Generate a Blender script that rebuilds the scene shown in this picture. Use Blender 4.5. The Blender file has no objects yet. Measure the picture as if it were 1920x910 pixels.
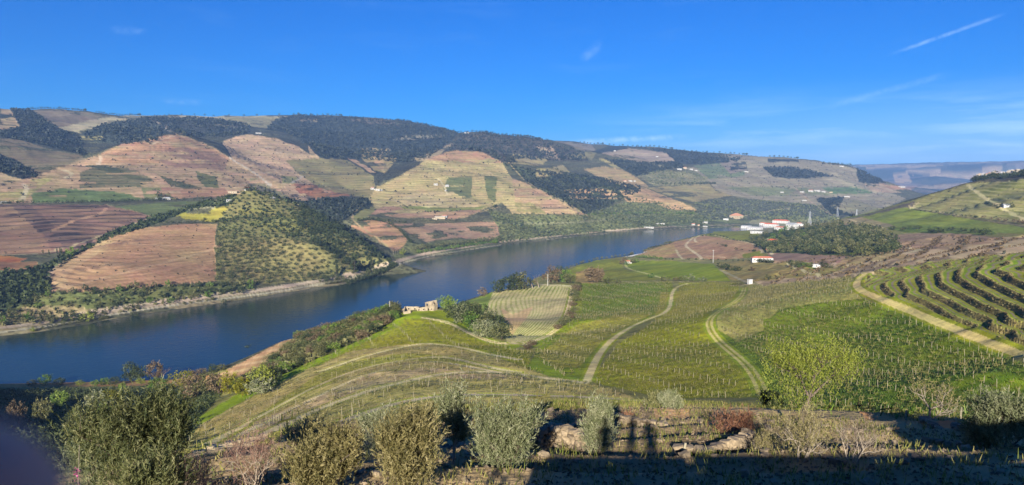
import bpy, bmesh, math, random
import numpy as np
from mathutils import Vector, Matrix
random.seed(7); RNG = np.random.default_rng(7)
SC = bpy.context.scene; COL = SC.collection
# ---------------------------------------------------------------- camera
F = 1350.0                                     # focal length in photo pixels (photo 1920 x 910)
PT = math.atan(125 / F); CP, SP = math.cos(PT), math.sin(PT)
cam_d = bpy.data.cameras.new('camera'); cam = bpy.data.objects.new('camera', cam_d); COL.objects.link(cam)
cam_d.sensor_width = 36; cam_d.lens = 36 * F / 1920; cam_d.clip_start = 0.01; cam_d.clip_end = 60000
cam.location = (0, 0, 0); cam.rotation_euler = (math.radians(90) - PT, 0, 0); SC.camera = cam
cam_d.dof.use_dof = True; cam_d.dof.focus_distance = 400; cam_d.dof.aperture_fstop = 12.5      # 2 mm lens opening of a phone
# ---------------------------------------------------------------- sun and sky
SUN_EL = math.radians(18.5); SUN_AZ = math.radians(10.0)    # light travels towards azimuth SUN_AZ (right of forward)
sd = bpy.data.lights.new('sun', 'SUN'); so = bpy.data.objects.new('sun', sd); COL.objects.link(so)
sd.energy = 5.0; sd.angle = math.radians(0.5); sd.color = (1.0, 0.93, 0.82)
_d = Vector((math.sin(SUN_AZ) * math.cos(SUN_EL), math.cos(SUN_AZ) * math.cos(SUN_EL), -math.sin(SUN_EL)))
so.rotation_euler = _d.to_track_quat('-Z', 'Y').to_euler(); so.location = (0, -200, 300)
W = bpy.data.worlds.new('World'); SC.world = W; W.use_nodes = True
SC.view_settings.view_transform = 'Standard'; SC.view_settings.look = 'None'; SC.view_settings.exposure = 1.36; SC.view_settings.gamma = 1.0
def _world():
    nt = W.node_tree; N = nt.nodes; L = nt.links; N.clear()
    out = N.new('ShaderNodeOutputWorld'); bg = N.new('ShaderNodeBackground')
    sky = N.new('ShaderNodeTexSky'); sky.sky_type = 'NISHITA'; sky.sun_disc = False
    sky.sun_elevation = SUN_EL; sky.sun_rotation = math.pi + SUN_AZ
    sky.altitude = 300; sky.air_density = 1.0; sky.dust_density = 0.4; sky.ozone_density = 3.0
    hs = N.new('ShaderNodeHueSaturation'); hs.inputs['Saturation'].default_value = 1.1
    L.new(sky.outputs[0], hs.inputs['Color'])
    tn = N.new('ShaderNodeMix'); tn.data_type = 'RGBA'; tn.blend_type = 'MULTIPLY'; tn.inputs['Factor'].default_value = 1; L.new(hs.outputs[0], tn.inputs['A']); tn.inputs['B'].default_value = (.006, .222, .55, 1)
    tc = N.new('ShaderNodeTexCoord')
    def cloud(rot, scale, off, lo, hi, sc=3.0):
        m = N.new('ShaderNodeMapping'); m.inputs['Rotation'].default_value = rot; m.inputs['Scale'].default_value = scale; m.inputs['Location'].default_value = off
        L.new(tc.outputs['Generated'], m.inputs['Vector'])
        n = N.new('ShaderNodeTexNoise'); n.inputs['Scale'].default_value = sc; n.inputs['Detail'].default_value = 7; n.inputs['Roughness'].default_value = 0.6
        n.inputs['Distortion'].default_value = 0.4
        L.new(m.outputs[0], n.inputs['Vector'])
        r = N.new('ShaderNodeMapRange'); r.inputs['From Min'].default_value = lo; r.inputs['From Max'].default_value = hi; r.clamp = True
        L.new(n.outputs['Fac'], r.inputs['Value']); return r.outputs[0]
    def M(op, a, b=None, c=None):
        m = N.new('ShaderNodeMath'); m.operation = op
        for i, x in enumerate((a, b, c)):
            if x is None: continue
            if isinstance(x, (int, float)): m.inputs[i].default_value = x
            else: L.new(x, m.inputs[i])
        return m.outputs[0]
    sep = N.new('ShaderNodeSeparateXYZ'); L.new(tc.outputs['Generated'], sep.inputs[0])
    def band(v, a, b, c, d):
        r = N.new('ShaderNodeMapRange'); r.interpolation_type = 'SMOOTHSTEP'; r.clamp = True
        r.inputs['From Min'].default_value = a; r.inputs['From Max'].default_value = b; L.new(v, r.inputs['Value'])
        q = N.new('ShaderNodeMapRange'); q.interpolation_type = 'SMOOTHSTEP'; q.clamp = True
        q.inputs['From Min'].default_value = d; q.inputs['From Max'].default_value = c; L.new(v, q.inputs['Value'])
        return M('MULTIPLY', r.outputs[0], q.outputs[0])
    # low thin cirrus bank near the horizon, stretched sideways
    c1 = cloud((0, 0, 0), (1.6, 1.6, 16), (3.1, .4, .2), 0.45, 0.85)
    c1 = M('MULTIPLY', c1, band(sep.outputs['Z'], 0.0, 0.03, 0.05, 0.12))
    c1 = M('MULTIPLY', c1, band(sep.outputs['X'], -0.05, 0.5, 3, 4))
    c2 = cloud((0.25, 0.5, 0.3), (2.0, 2.0, 14), (.7, 1.4, .6), 0.55, 0.95)
    c2 = M('MULTIPLY', M('MULTIPLY', c2, band(sep.outputs['Z'], 0.05, 0.12, 3, 4)), 0.07)
    # two condensation trails: great circles through given directions
    def trail(p, q, w, strength):
        a, b = pix_dir(*p), pix_dir(*q); n = a.cross(b).normalized(); mid = (a + b).normalized(); half = (a - b).length / 2
        def dot(v):
            d = N.new('ShaderNodeVectorMath'); d.operation = 'DOT_PRODUCT'; L.new(tc.outputs['Generated'], d.inputs[0]); d.inputs[1].default_value = v; return d.outputs['Value']
        t = (b - a).normalized(); dist = M('ABSOLUTE', dot(n)); al = M('ABSOLUTE', dot(t - mid * t.dot(mid)))
        nz = cloud((0, 0, 0), (30, 30, 30), (0, 0, 0), 0.3, 0.7)
        r = N.new('ShaderNodeMapRange'); r.interpolation_type = 'SMOOTHSTEP'; r.clamp = True; r.inputs['From Min'].default_value = w; r.inputs['From Max'].default_value = 0; L.new(dist, r.inputs['Value'])
        e = N.new('ShaderNodeMapRange'); e.interpolation_type = 'SMOOTHSTEP'; e.clamp = True; e.inputs['From Min'].default_value = half * 1.1; e.inputs['From Max'].default_value = half * .5
        # distance along the trail measured from its middle
        s = N.new('ShaderNodeVectorMath'); s.operation = 'SUBTRACT'; L.new(tc.outputs['Generated'], s.inputs[0]); s.inputs[1].default_value = mid
        ln = N.new('ShaderNodeVectorMath'); ln.operation = 'LENGTH'; L.new(s.outputs[0], ln.inputs[0]); L.new(ln.outputs['Value'], e.inputs['Value'])
        return M('MULTIPLY', M('MULTIPLY', M('MULTIPLY', r.outputs[0], e.outputs[0]), nz), strength)
    def pix_dir(u, v):
        x, y = (u - 960) / F, -(v - 455) / F
        return Vector((x, CP + y * SP, -SP + y * CP)).normalized()
    t1 = trail((1665, 104), (1885, 26), 0.0035, 0.35); t2 = trail((1540, 205), (1790, 135), 0.006, 0.22)
    t3 = trail((1090, 116), (1130, 78), 0.010, 0.2); t4 = trail((1060, 268), (1290, 256), 0.006, 0.6); t5 = trail((205, 56), (275, 60), 0.007, 0.15); t6 = trail((300, 190), (380, 193), 0.006, 0.15)
    s = c1
    s = M('MULTIPLY', M('ADD', s, M('MULTIPLY', M('MULTIPLY', band(sep.outputs['Z'], -.1, -.02, .02, .13), band(sep.outputs['X'], -.1, .6, 3, 4)), .45)), 0.8)
    for x in (c2, t1, t2, t3, t4, t5, t6): s = M('ADD', s, x)
    s = M('MINIMUM', s, 0.85)
    mx = N.new('ShaderNodeMix'); mx.data_type = 'RGBA'; L.new(s, mx.inputs['Factor']); L.new(tn.outputs['Result'], mx.inputs['A']); mx.inputs['B'].default_value = (3.0, 4.4, 5.8, 1)
    L.new(mx.outputs['Result'], bg.inputs['Color']); bg.inputs['Strength'].default_value = 0.09
    L.new(bg.outputs[0], out.inputs['Surface'])
_world()
# ---------------------------------------------------------------- picture <-> place
H = -130.0                                     # river level below the viewpoint
def ang(u, v):
    x = (np.asarray(u, float) - 960) / F; y = -(np.asarray(v, float) - 455) / F
    X, Y, Z = x, CP + y * SP, -SP + y * CP
    return np.arctan2(X, Y), Z / np.hypot(X, Y)
def pix(X, Y, Z):
    fw = Y * CP - Z * SP; up = Y * SP + Z * CP
    return 960 + F * X / fw, 455 - F * up / fw
def srgb(r, g, b, k=1.0):
    return tuple((((c / 255) / 12.92) if c < 10.3 else ((c / 255 + .055) / 1.055) ** 2.4) * k for c in (r, g, b))
# ---------------------------------------------------------------- terrain: survey curves (picture u, v and ground distance, or a level when negative)
CUR = [
 # far skyline, blue mountains
 [(1500,330,9500),(1600,321,9500),(1660,318,9500),(1720,317,9500),(1780,314,9500),(1850,310,9500),(1920,306,9500),(2100,300,9500),(2500,300,9500)],
 [(1640,347,6500),(1700,350,6500),(1760,338,7200),(1840,336,7500),(1920,335,7500),(2200,330,7500)],
 [(1640,336,8300),(1690,327,8300),(1745,322,8300),(1800,331,8300)], [(1660,340,8800),(1745,328,8900),(1800,333,8900)],
 [(1690,372,4800),(1730,366,5200),(1790,355,5800),(1850,352,6000)],
 # main skyline of the far bank
 [(-300,207,2700),(0,207,2800),(60,204,2900),(120,204,3000),(170,214,3100),(260,215,3100),(320,218,3100),(420,222,3100),(520,222,3300),(560,219,3400),(600,217,3500),(650,222,3500),(700,222,3500),(760,229,3500),(800,237,3500),(850,250,3500)],
 [(860,251,3200),(900,250,3200),(960,252,3200),(1010,258,3200),(1050,270,3150),(1090,284,3100)],
 [(1035,264,4500),(1080,270,4500),(1110,276,4400),(1160,271,4300),(1200,276,4300),(1260,283,4200),(1320,290,4200),(1370,289,4200),(1420,294,4200),(1480,299,4200),(1550,308,4100),(1605,312,4000),(1625,323,3900),(1660,344,3700),(1700,366,3500),(1720,378,3300)],
 # behind skyline dip
 [(-300,260,4500),(0,260,4500),(300,262,4500),(600,262,4700),(850,280,4700)], [(1110,300,6000),(1300,310,6000),(1500,322,6000)],[(1610,352,4600),(1660,372,4400),(1710,386,4000)],
 [(960,275,3650),(1060,285,3650),(1100,292,3500)],
 # upper slopes left
 [(-300,262,2050),(0,262,2050),(60,275,2050),(120,288,2000),(155,298,1950)], [(0,243,2300),(50,250,2300),(120,262,2300),(170,280,2200)],
 [(60,225,2600),(140,240,2650),(250,245,2650),(300,246,2500)], [(400,240,2800),(500,240,2900)],
 [(-300,310,1750),(0,310,1750),(40,325,1750)],
 # spur C crest, its back, its face
 [(-200,372,1420),(0,350,1480),(60,332,1560),(120,311,1650),(190,288,1780),(225,271,1860),(250,267,1900),(290,259,1980),(330,251,2050),(350,255,2070)],
 [(60,342,1720),(120,325,1830),(190,304,1960),(250,284,2100),(290,276,2180),(330,262,2250)],
 [(400,276,2000),(440,302,1870),(480,328,1760),(520,345,1680)],
 [(0,372,1420),(100,350,1520),(200,335,1580),(300,330,1620),(400,335,1640),(470,348,1620),(220,305,1750),(320,285,1850)],
 [(-200,380,1390),(0,380,1390),(100,378,1400),(200,378,1400),(300,374,1410),(400,370,1430),(480,366,1500)],
 # spur D
 [(418,266,2350),(440,257,2400),(470,253,2430),(520,261,2400),(560,275,2340),(600,298,2200),(640,325,2020),(690,362,1820)],
 [(420,262,2700),(470,258,2750),(540,268,2700)],
 [(480,300,2050),(540,330,1850),(600,350,1750),(500,352,1660),(600,372,1620),(680,384,1560)],
 # big dark hill
 [(620,250,3200),(700,255,3100),(780,260,3100)], [(610,290,2750),(660,298,2650),(740,292,2700),(800,288,2700)], [(700,322,2150),(740,322,2150),(770,308,2300)],
 [(720,345,1850),(700,372,1700),(760,320,2200)],
 # spur E
 [(690,374,1640),(705,352,1760),(740,335,1880),(770,318,2000),(800,300,2150),(828,288,2280),(855,282,2380),(905,285,2360),(940,303,2220),(980,338,1980),(1050,372,1820),(1095,402,1700)],
 [(830,296,2700),(880,292,2800),(940,300,2750)],
 [(860,320,2080),(860,360,1800),(900,380,1700),(940,350,1900),(760,370,1720),(800,395,1560),(900,400,1560),(980,390,1680)],
 # middle fields
 [(640,414,1320),(700,410,1360),(760,408,1440),(850,412,1480),(940,415,1500)], [(740,468,1130),(770,455,1190),(850,446,1320),(935,437,1440)], [(700,445,1220),(800,430,1320)],
 # hills right of centre
 [(970,400,1760),(1000,430,1620),(1100,402,1900),(1100,425,1700),(1200,400,2050),(1200,418,1850),(1300,402,2150),(1330,416,2000)],
 [(1000,310,2700),(1050,320,2600),(1100,345,2300),(1200,354,2350),(1280,380,2200)], [(1100,300,3000),(1200,318,2900),(1300,330,2950),(1400,345,2950),(1500,362,3000),(1600,372,3050),(1680,388,2900)],
 [(1120,290,3500),(1250,300,3500),(1400,310,3600),(1550,330,3500)],
 [(1380,400,2350),(1460,405,2400),(1540,405,2500),(1600,400,2600)], [(1380,422,2050),(1480,415,2100),(1560,420,2000)], [(1600,425,1900),(1700,410,2300),(1800,400,2600),(1920,380,3000)],
 # left plateau, gully, front hill
 [(-200,385,1330),(0,384,1340),(100,384,1340),(200,384,1340),(280,378,1360),(400,373,1390)],
 [(-200,440,1120),(0,440,1120),(100,430,1160),(200,420,1180)], [(-200,500,930),(0,500,930),(70,492,960),(140,478,1010),(200,448,1090),(290,408,1210),(380,384,1290),(440,372,1330)],
 [(-200,560,800),(0,560,800),(80,535,830),(90,515,870)],
 [(100,500,900),(170,463,960),(250,428,1040),(330,418,1080),(410,416,1090),(430,385,1120),(440,367,1140),(465,354,1160),(520,368,1160),(560,384,1140),(600,406,1110),(640,430,1070),(690,461,1025),(725,484,985)],
 [(150,545,775),(300,535,800),(400,529,825),(500,528,858),(600,522,895),(660,512,930)], [(200,500,840),(300,480,890),(400,470,930),(500,450,970),(600,460,960),(250,455,950),(450,410,1050)],
 [(480,400,1450),(520,412,1400),(560,420,1360),(640,440,1290),(700,468,1200)], [(560,385,1470),(640,390,1450),(660,405,1380)],
 # far shore
 [(-300,658,H),(-150,643,H),(0,630,H),(63,624,H),(169,608,H),(216,598,H),(317,582,H),(411,569,H),(480,557,H),(596,538,H),(649,533,H),(699,519,H),(733,504,H),(760,493,H),(796,484,H),(870,471,H),(941,458,H),(1050,447,H),(1131,440,H),(1210,432,H),(1290,429,H),(1371,426,H),(1400,425,H)],
 [(-300,645,-127),(-150,630,-127),(0,616,-126),(100,597,-126),(200,586,-126),(300,572,-126),(400,559,-126),(480,550,-127),(600,530,-126),(690,507,-126),(733,495,-127),(800,477,-127),(870,465,-127),(941,453,-127),(1050,443,-127),(1131,436,-127),(1210,429,-127.5),(1290,426,-127.5),(1371,423.5,-128)],
 # river bed
 [(-300,690,-137),(-100,675,-137),(0,660,-137),(200,640,-137),(400,610,-137),(600,575,-137),(733,540,-137),(850,510,-137),(950,490,-137),(1050,472,-137),(1150,458,-137),(1250,443,-136),(1330,433,-134)],
 [(-300,720,-137),(-100,705,-137),(0,695,-137),(200,688,-137),(350,665,-137),(500,635,-137),(650,590,-137),(800,550,-137),(900,520,-137),(1000,497,-137)],
 # near shore (partly hidden)
 [(-300,735,H),(0,720,H),(200,716,H),(320,711,H),(400,703,H),(470,688,H),(560,664,H),(640,644,H),(740,618,H),(860,585,H),(925,563,H),(1000,534,H),(1063,505,H),(1092,495,H),(1118,488,H),(1184,479,H),(1205,475,H),(1255,458,H),(1290,446,H),(1330,434,H),(1385,427,H)],
 [(-300,748,-126),(0,728,-126),(200,724,-126),(320,718,-126),(390,712,-126)],
 # right: estate spit and brown fields
 [(1400,430,1850),(1440,440,1650),(1480,430,1780),(1380,436,1650)], [(1340,446,1450),(1300,452,1380),(1400,450,1350),(1250,470,1210),(1330,470,1130),(1380,487,930),(1240,484,1080),(1160,489,1010)],
 [(1180,505,860),(1240,497,900),(1300,500,800),(1280,524,630),(1370,526,570)], [(1085,500,1000),(1075,512,850),(1075,530,690),(1150,528,660),(1120,495,1030)],
 # terraced hill by the river
 [(870,567,520),(925,547,570),(960,539,610),(1020,533,650),(1065,532,665)], [(950,600,430),(1000,600,420),(1000,640,340),(1060,600,380),(900,600,440),(1040,560,520)], [(850,600,395),(900,632,350),(945,640,335)],
 # ruin promontory
 [(700,592,395),(740,580,400),(780,577,385),(830,577,390),(860,586,405)], [(780,590,350),(840,600,340)],
 [(500,700,345),(560,670,350),(620,640,355),(660,617,370)],[(430,715,380),(530,640,440),(480,663,440),(440,690,450)],
 [(370,785,225),(450,736,250),(520,706,270),(600,670,290),(700,626,325),(740,604,345)],
 [(380,790,330),(470,735,345),(560,690,340)],
 [(800,615,320),(850,650,265),(800,680,220),(700,700,205),(600,740,180),(450,800,150),(380,835,135),(900,720,182),(1000,700,200),(850,720,180),(700,745,165)],
 [(920,650,280),(1000,660,262),(1100,715,188),(1130,640,270),(1250,600,330),(1260,545,520),(1150,560,480),(1100,600,360),(1400,545,470),(1350,640,260),(1250,720,183),(1400,740,165),(1550,640,230),(1500,560,360),(1500,535,420)],
 [(1600,527,330),(1620,510,-43.5),(1603,541,-41.5),(1700,580,-39.5),(1800,622,-38),(1920,668,-37),(1700,720,150),(1850,700,150),(2100,750,-35)],
 # right terraces: level curves of a spur
 [(1760,500,-38),(1700,513,-39),(1650,528,-40),(1656,550,-39.5),(1720,577,-38.5),(1790,608,-38)],
 [(1790,489,-37),(1730,508,-37),(1690,530,-37),(1700,550,-37),(1760,578,-37),(1830,612,-37),(1920,650,-36.5)],
 [(1840,481,-34.5),(1790,500,-34.5),(1740,520,-34.5),(1752,541,-34.5),(1820,575,-34.5),(1920,620,-34.3)],
 [(1880,477,-32),(1830,495,-32),(1790,513,-32),(1800,528,-32),(1860,560,-32),(1920,590,-32)],
 [(1905,475,-29.5),(1870,490,-29.5),(1840,505,-29.5),(1860,522,-29.5),(1920,550,-29.5),(2100,620,-29.5)],
 [(1960,472,-27),(1920,485,-27),(1895,500,-27),(1920,515,-27),(2050,570,-27),(2200,620,-27)], [(2100,500,-22),(2200,530,-22)],
 # land behind the right terraces
 [(1630,505,-50),(1700,490,-49),(1780,473,-47),(1850,468,-43),(1920,462,-38)], [(1450,505,640),(1550,505,560),(1650,487,560),(1750,465,600),(1850,452,640),(1920,447,620),(2100,440,600)],
 [(1430,490,760),(1500,482,800),(1600,478,780),(1700,462,800)], [(1440,465,1050),(1500,475,880),(1560,455,1000),(1650,462,850),(1500,430,1300),(1600,428,1250),(1700,440,1000),(1800,438,900),(1900,440,820)],
 [(1560,417,1500),(1600,406,1560),(1650,397,1560),(1710,378,1560),(1750,366,1500),(1780,355,1460),(1800,348,1430),(1815,345,1400),(1860,342,1320),(1920,333,1250),(2200,315,1200)],
 [(1600,420,1400),(1750,405,1250),(1850,405,1080),(1920,415,1000),(1850,375,1230),(1920,370,1120),(1750,385,1380)],
 [(1560,428,1650),(1650,415,1800),(1710,400,1850),(1780,380,1800),(1830,370,1700),(1920,360,1600),(2200,345,1500)],
 # near rim and our own slope
 [(-100,905,60),(100,890,60),(250,880,50),(380,862,45),(540,805,45),(700,784,43),(850,772,43),(1000,767,42),(1100,762,42),(1200,758,42),(1300,766,40),(1420,780,38),(1550,792,37),(1640,795,37),(1780,811,36),(1920,812,38),(2200,820,38)],
 [(100,960,90),(250,935,90),(380,890,85),(540,850,90),(700,830,85),(850,815,85),(1000,815,85),(1200,812,85),(1400,830,80),(1600,850,75),(1800,870,75),(1920,880,75),(2200,890,75)],
 [(1020,757,155),(1150,752,158),(1300,768,140),(1400,772,140),(1500,785,130),(1700,790,120),(1850,780,125),(1920,760,135)],
 [(-100,1000,25),(0,1000,25),(200,960,24),(400,905,26),(540,870,27),(700,840,29),(850,825,30),(1000,822,30),(1100,820,30),(1250,815,29),(1400,820,28),(1600,850,27),(1800,870,27),(1920,870,27)],
 [(0,1100,15),(200,1060,15),(500,960,16),(700,910,18),(850,895,19),(1000,895,19),(1200,890,20),(1400,890,20),(1600,900,20),(1800,905,20),(1920,905,21),(2300,905,21)],
 [(200,1500,8),(700,1300,8),(960,1250,8.5),(1300,1250,8.5),(1900,1250,9)],
 # shaded ravine bottom left
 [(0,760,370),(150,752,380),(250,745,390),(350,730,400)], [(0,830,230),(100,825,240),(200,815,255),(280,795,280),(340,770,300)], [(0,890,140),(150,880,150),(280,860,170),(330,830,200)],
]
# ground outside the picture (x, y, z)
OUT = [(-350,20,14),(-345,-40,25),(-420,90,-8),(-250,60,-12),(-250,-20,4),(-170,40,-22),(-150,-40,-6),(-90,-20,-9),(-60,20,-18),(-600,150,-60),(-560,50,5),(-700,-200,50),(-400,-250,45),(-30,-15,-8),(30,-15,-10),(0,-40,-5),
       (60,-10,-17),(120,-10,-26),(200,50,-32),(260,120,-32),(0,-120,10),(-150,-150,15),(150,-120,8),(0,-400,50),(400,-200,40),(400,0,0),(700,100,-10),(900,400,10),(1500,0,60),(0,-1500,120),(1000,-1000,120),(-1000,-1000,120),(-1500,0,40),(-2000,400,-60),
       (-1500,500,-137),(-1300,520,-137),(-1400,420,-128),(-1800,800,-30),(-3000,2000,150),(-3500,0,100),(4000,3000,100),(4000,500,120),(3000,-3000,200),(-3000,-3000,200),(0,-6000,250),(-7000,3000,200),(0,9000,200),(-5000,8000,250),(0,13000,150),(9000,9000,250),(7000,2000,200),(13000,3000,200),(-13000,2000,200),(0,-13000,200)]
def _densify(c):
    o = []
    for (a, b) in zip(c[:-1], c[1:]):
        n = max(1, int(abs(b[0] - a[0]) / 45)) if (a[2] > 0) == (b[2] > 0) else 1
        for i in range(n):
            t = i / n; o.append([a[k] + (b[k] - a[k]) * t for k in range(3)])
            if a[2] > 0 and b[2] > 0: o[-1][2] = math.exp(math.log(a[2]) * (1 - t) + math.log(b[2]) * t)
    o.append(list(c[-1])); return o
pts = []
for c in CUR:
    long_ = all(abs(b[0] - a[0]) < 400 and b[0] != a[0] for a, b in zip(c[:-1], c[1:]))
    mono = all(b[0] > a[0] for a, b in zip(c[:-1], c[1:])) or min(p[2] for p in c) < 0
    for (u, v, d) in (_densify(c) if mono else c):
        th, e = ang(u, v); r = d if d > 0 else d / e
        pts.append((float(th), math.log(r), float(e)))
for (x, y, z) in OUT:
    r = math.hypot(x, y); pts.append((math.atan2(x, y), math.log(r), z / r))
pts = np.array(pts); AL = 1.7
def _emb(th, lr): return np.stack([np.cos(th), np.sin(th), AL * lr], -1)
class RBF:
    def __init__(s, P, v, c=0.012, lam=2e-5):
        s.P, s.c = P, c; n = len(P)
        K = -np.sqrt(((P[:, None] - P[None]) ** 2).sum(-1) + c * c)
        K[np.diag_indices(n)] += lam * 50
        A = np.zeros((n + 1, n + 1)); A[:n, :n] = K; A[:n, n] = 1; A[n, :n] = 1
        s.w = np.linalg.lstsq(A, np.append(v, 0), rcond=None)[0]
    def __call__(s, Q):
        out = np.empty(len(Q))
        for i in range(0, len(Q), 4000):
            q = Q[i:i + 4000]; d2 = (q ** 2).sum(1)[:, None] + (s.P ** 2).sum(1)[None] - 2 * q @ s.P.T
            out[i:i + 4000] = -np.sqrt(np.maximum(d2, 0) + s.c ** 2) @ s.w[:-1] + s.w[-1]
        return out
rbf = RBF(_emb(pts[:, 0], pts[:, 1]), pts[:, 2])
# grid: directions all round the viewpoint (finer where the valley lies), distances growing with range
D2R = math.pi / 180
thc = np.concatenate([np.linspace(-180, -45, 60, endpoint=False), np.linspace(-45, -40, 20, endpoint=False), np.linspace(-40, 40, 1150, endpoint=False), np.linspace(40, 45, 20, endpoint=False), np.linspace(45, 180, 61)]) * D2R
_k = [(5, 15, 25), (15, 50, 150), (50, 125, 60), (125, 480, 370), (480, 1150, 330), (1150, 2700, 400), (2700, 5000, 100), (5000, 16000, 60)]
lrc = np.concatenate([np.linspace(math.log(a), math.log(b), n, endpoint=False) for a, b, n in _k] + [[math.log(16000)]])
# coarse evaluation, then cubic upsampling
ct = np.concatenate([np.linspace(-180, -45, 40, endpoint=False), np.linspace(-45, 45, 330, endpoint=False), np.linspace(45, 180, 41)]) * D2R
cl = np.concatenate([np.linspace(math.log(5), math.log(120), 80, endpoint=False), np.linspace(math.log(120), math.log(5000), 300, endpoint=False), np.linspace(math.log(5000), math.log(16000), 21)])
E0 = rbf(_emb(*[a.ravel() for a in np.meshgrid(ct, cl)])).reshape(len(cl), len(ct))
def _cub(A, x0, x):
    i = np.clip(np.searchsorted(x0, x) - 1, 0, len(x0) - 2); t = np.clip((x - x0[i]) / (x0[i + 1] - x0[i]), 0, 1)[:, None]
    p0, p1, p2, p3 = A[np.maximum(i - 1, 0)], A[i], A[i + 1], A[np.minimum(i + 2, len(x0) - 1)]
    return p1 + .5 * t * (p2 - p0 + t * (2 * p0 - 5 * p1 + 4 * p2 - p3 + t * (3 * (p1 - p2) + p3 - p0)))
E1 = _cub(E0, cl, lrc); E1 = _cub(np.ascontiguousarray(E1.T), ct, thc).T
NR, NC = E1.shape; R = np.exp(lrc)[:, None]; TH = thc[None, :]
GX = R * np.sin(TH); GY = R * np.cos(TH)
def _hash(ix, iy, s):
    h = (ix.astype(np.int64) * 374761393 + iy.astype(np.int64) * 668265263 + s * 974634777) & 0x7fffffff
    h = ((h ^ (h >> 13)) * 1274126177) & 0x7fffffff; h = h ^ (h >> 16); return (h & 0xffff) / 65535.0
def vnoise(x, y, s=0):
    ix, iy = np.floor(x), np.floor(y); fx, fy = x - ix, y - iy; fx = fx * fx * (3 - 2 * fx); fy = fy * fy * (3 - 2 * fy)
    ix = ix.astype(np.int64); iy = iy.astype(np.int64)
    return ((_hash(ix, iy, s) * (1 - fx) + _hash(ix + 1, iy, s) * fx) * (1 - fy) + (_hash(ix, iy + 1, s) * (1 - fx) + _hash(ix + 1, iy + 1, s) * fx) * fy) * 2 - 1
def fbm(x, y, sc, n=4, s=0, g=.5):
    o = 0; a = 1; t = 0
    for k in range(n): o = o + a * vnoise(x / sc + 17.3 * k, y / sc - 9.1 * k, s + k); t += a; a *= g; sc /= 2.03
    return o / t
Z = E1 * R
sm = lambda v, a, b: (lambda t: t * t * (3 - 2 * t))(np.clip((v - a) / (b - a), 0, 1))
land = sm(Z, H + 1, H + 25)
rough = fbm(GX, GY, 160, 5, 3)                                            # gullies and ribs of the far hills
Z = Z + land * rough * 17 * sm(R, 900, 2200) + land * fbm(GX, GY, 500, 3, 8) * 16 * sm(R, 2000, 3500) + land * fbm(GX, GY, 18, 3, 5) * .35 * sm(R, 60, 200)
Z = Z + fbm(GX, GY, 2.2, 3, 11) * .10 * (1 - sm(R, 40, 70)) + fbm(GX, GY, 1500, 4, 41) * 150 * sm(R, 5200, 7500) * (1 - sm(R, 9000, 9400))
# ---- zones: outlines walked on the ground, then filled per direction
def hit(u, v):
    """ground point seen at a picture position: fractional column, row"""
    u = np.atleast_1d(np.asarray(u, float)); v = np.atleast_1d(np.asarray(v, float))
    th, e = ang(u, v); c = np.interp(th, thc, np.arange(NC)); rows = np.empty(len(u))
    for k in range(len(u)):
        i = int(c[k]); f = c[k] - i; col = Er[:, i] * (1 - f) + Er[:, min(i + 1, NC - 1)] * f
        m = col[25:] >= e[k]; j = int(np.argmax(m)) + 25
        if not m.any(): j = int(np.argmax(col[25:])) + 25; rows[k] = j; continue
        a, b = col[j - 1], col[j]; rows[k] = j - 1 + (e[k] - a) / (b - a) if b > a else j
    return c, rows
def to_xyz(c, rows):
    th = np.interp(c, np.arange(NC), thc); r = np.exp(np.interp(rows, np.arange(NR), lrc))
    i = np.clip(np.floor(rows).astype(int), 0, NR - 2); j = np.clip(np.floor(c).astype(int), 0, NC - 2); a, b = rows - i, c - j
    z = (Z[i, j] * (1 - b) + Z[i, j + 1] * b) * (1 - a) + (Z[i + 1, j] * (1 - b) + Z[i + 1, j + 1] * b) * a
    return np.stack([r * np.sin(th), r * np.cos(th), z], -1)
def ground_at(x, y):
    """terrain height at world x, y"""
    x = np.atleast_1d(x); y = np.atleast_1d(y)
    c = np.interp(np.arctan2(x, y), thc, np.arange(NC)); rows = np.interp(np.log(np.maximum(np.hypot(x, y), 5.01)), lrc, np.arange(NR))
    return to_xyz(c, rows)[:, 2]
def at(u, v):
    p = to_xyz(*hit(u, v)); return p[0] if len(p) == 1 else p
def _fill(c, rows):
    """closed outline in (column,row) -> boolean mask"""
    M = np.zeros((NR, NC), np.int8); n = len(c); jj, rr = [], []
    for k in range(n):
        c0, r0, c1, r1 = c[k], rows[k], c[(k + 1) % n], rows[(k + 1) % n]
        if c0 == c1: continue
        if c0 > c1: c0, r0, c1, r1 = c1, r1, c0, r0
        j = np.arange(math.ceil(c0), math.ceil(c1))
        if len(j) == 0: continue
        jj.append(j); rr.append(np.clip(np.ceil(r0 + (r1 - r0) * (j - c0) / (c1 - c0)).astype(int), 0, NR - 1))
    if not jj: return M.astype(bool)
    jj = np.concatenate(jj); rr = np.concatenate(rr); j0, j1, i0, i1 = jj.min(), jj.max() + 1, rr.min(), rr.max() + 1
    S = np.zeros((i1 - i0, j1 - j0), np.int32); np.add.at(S, (rr - i0, jj - j0), 1); M[i0:i1, j0:j1] = np.cumsum(S, 0) & 1
    return M.astype(bool)
def zone(poly, wob=1.6):
    P = []
    for k in range(len(poly)):
        a, b = poly[k], poly[(k + 1) % len(poly)]; n = max(1, int(math.hypot(b[0] - a[0], b[1] - a[1]) / 4))
        for i in range(n): P.append((a[0] + (b[0] - a[0]) * i / n, a[1] + (b[1] - a[1]) * i / n))
    P = np.array(P); k = np.arange(len(P))
    P[:, 1] += wob * vnoise(P[:, 0] / 9, P[:, 1] / 9, 5) * .7; P[:, 0] += wob * vnoise(P[:, 0] / 7, P[:, 1] / 7, 9)
    return _fill(*hit(P[:, 0], P[:, 1]))
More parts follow.
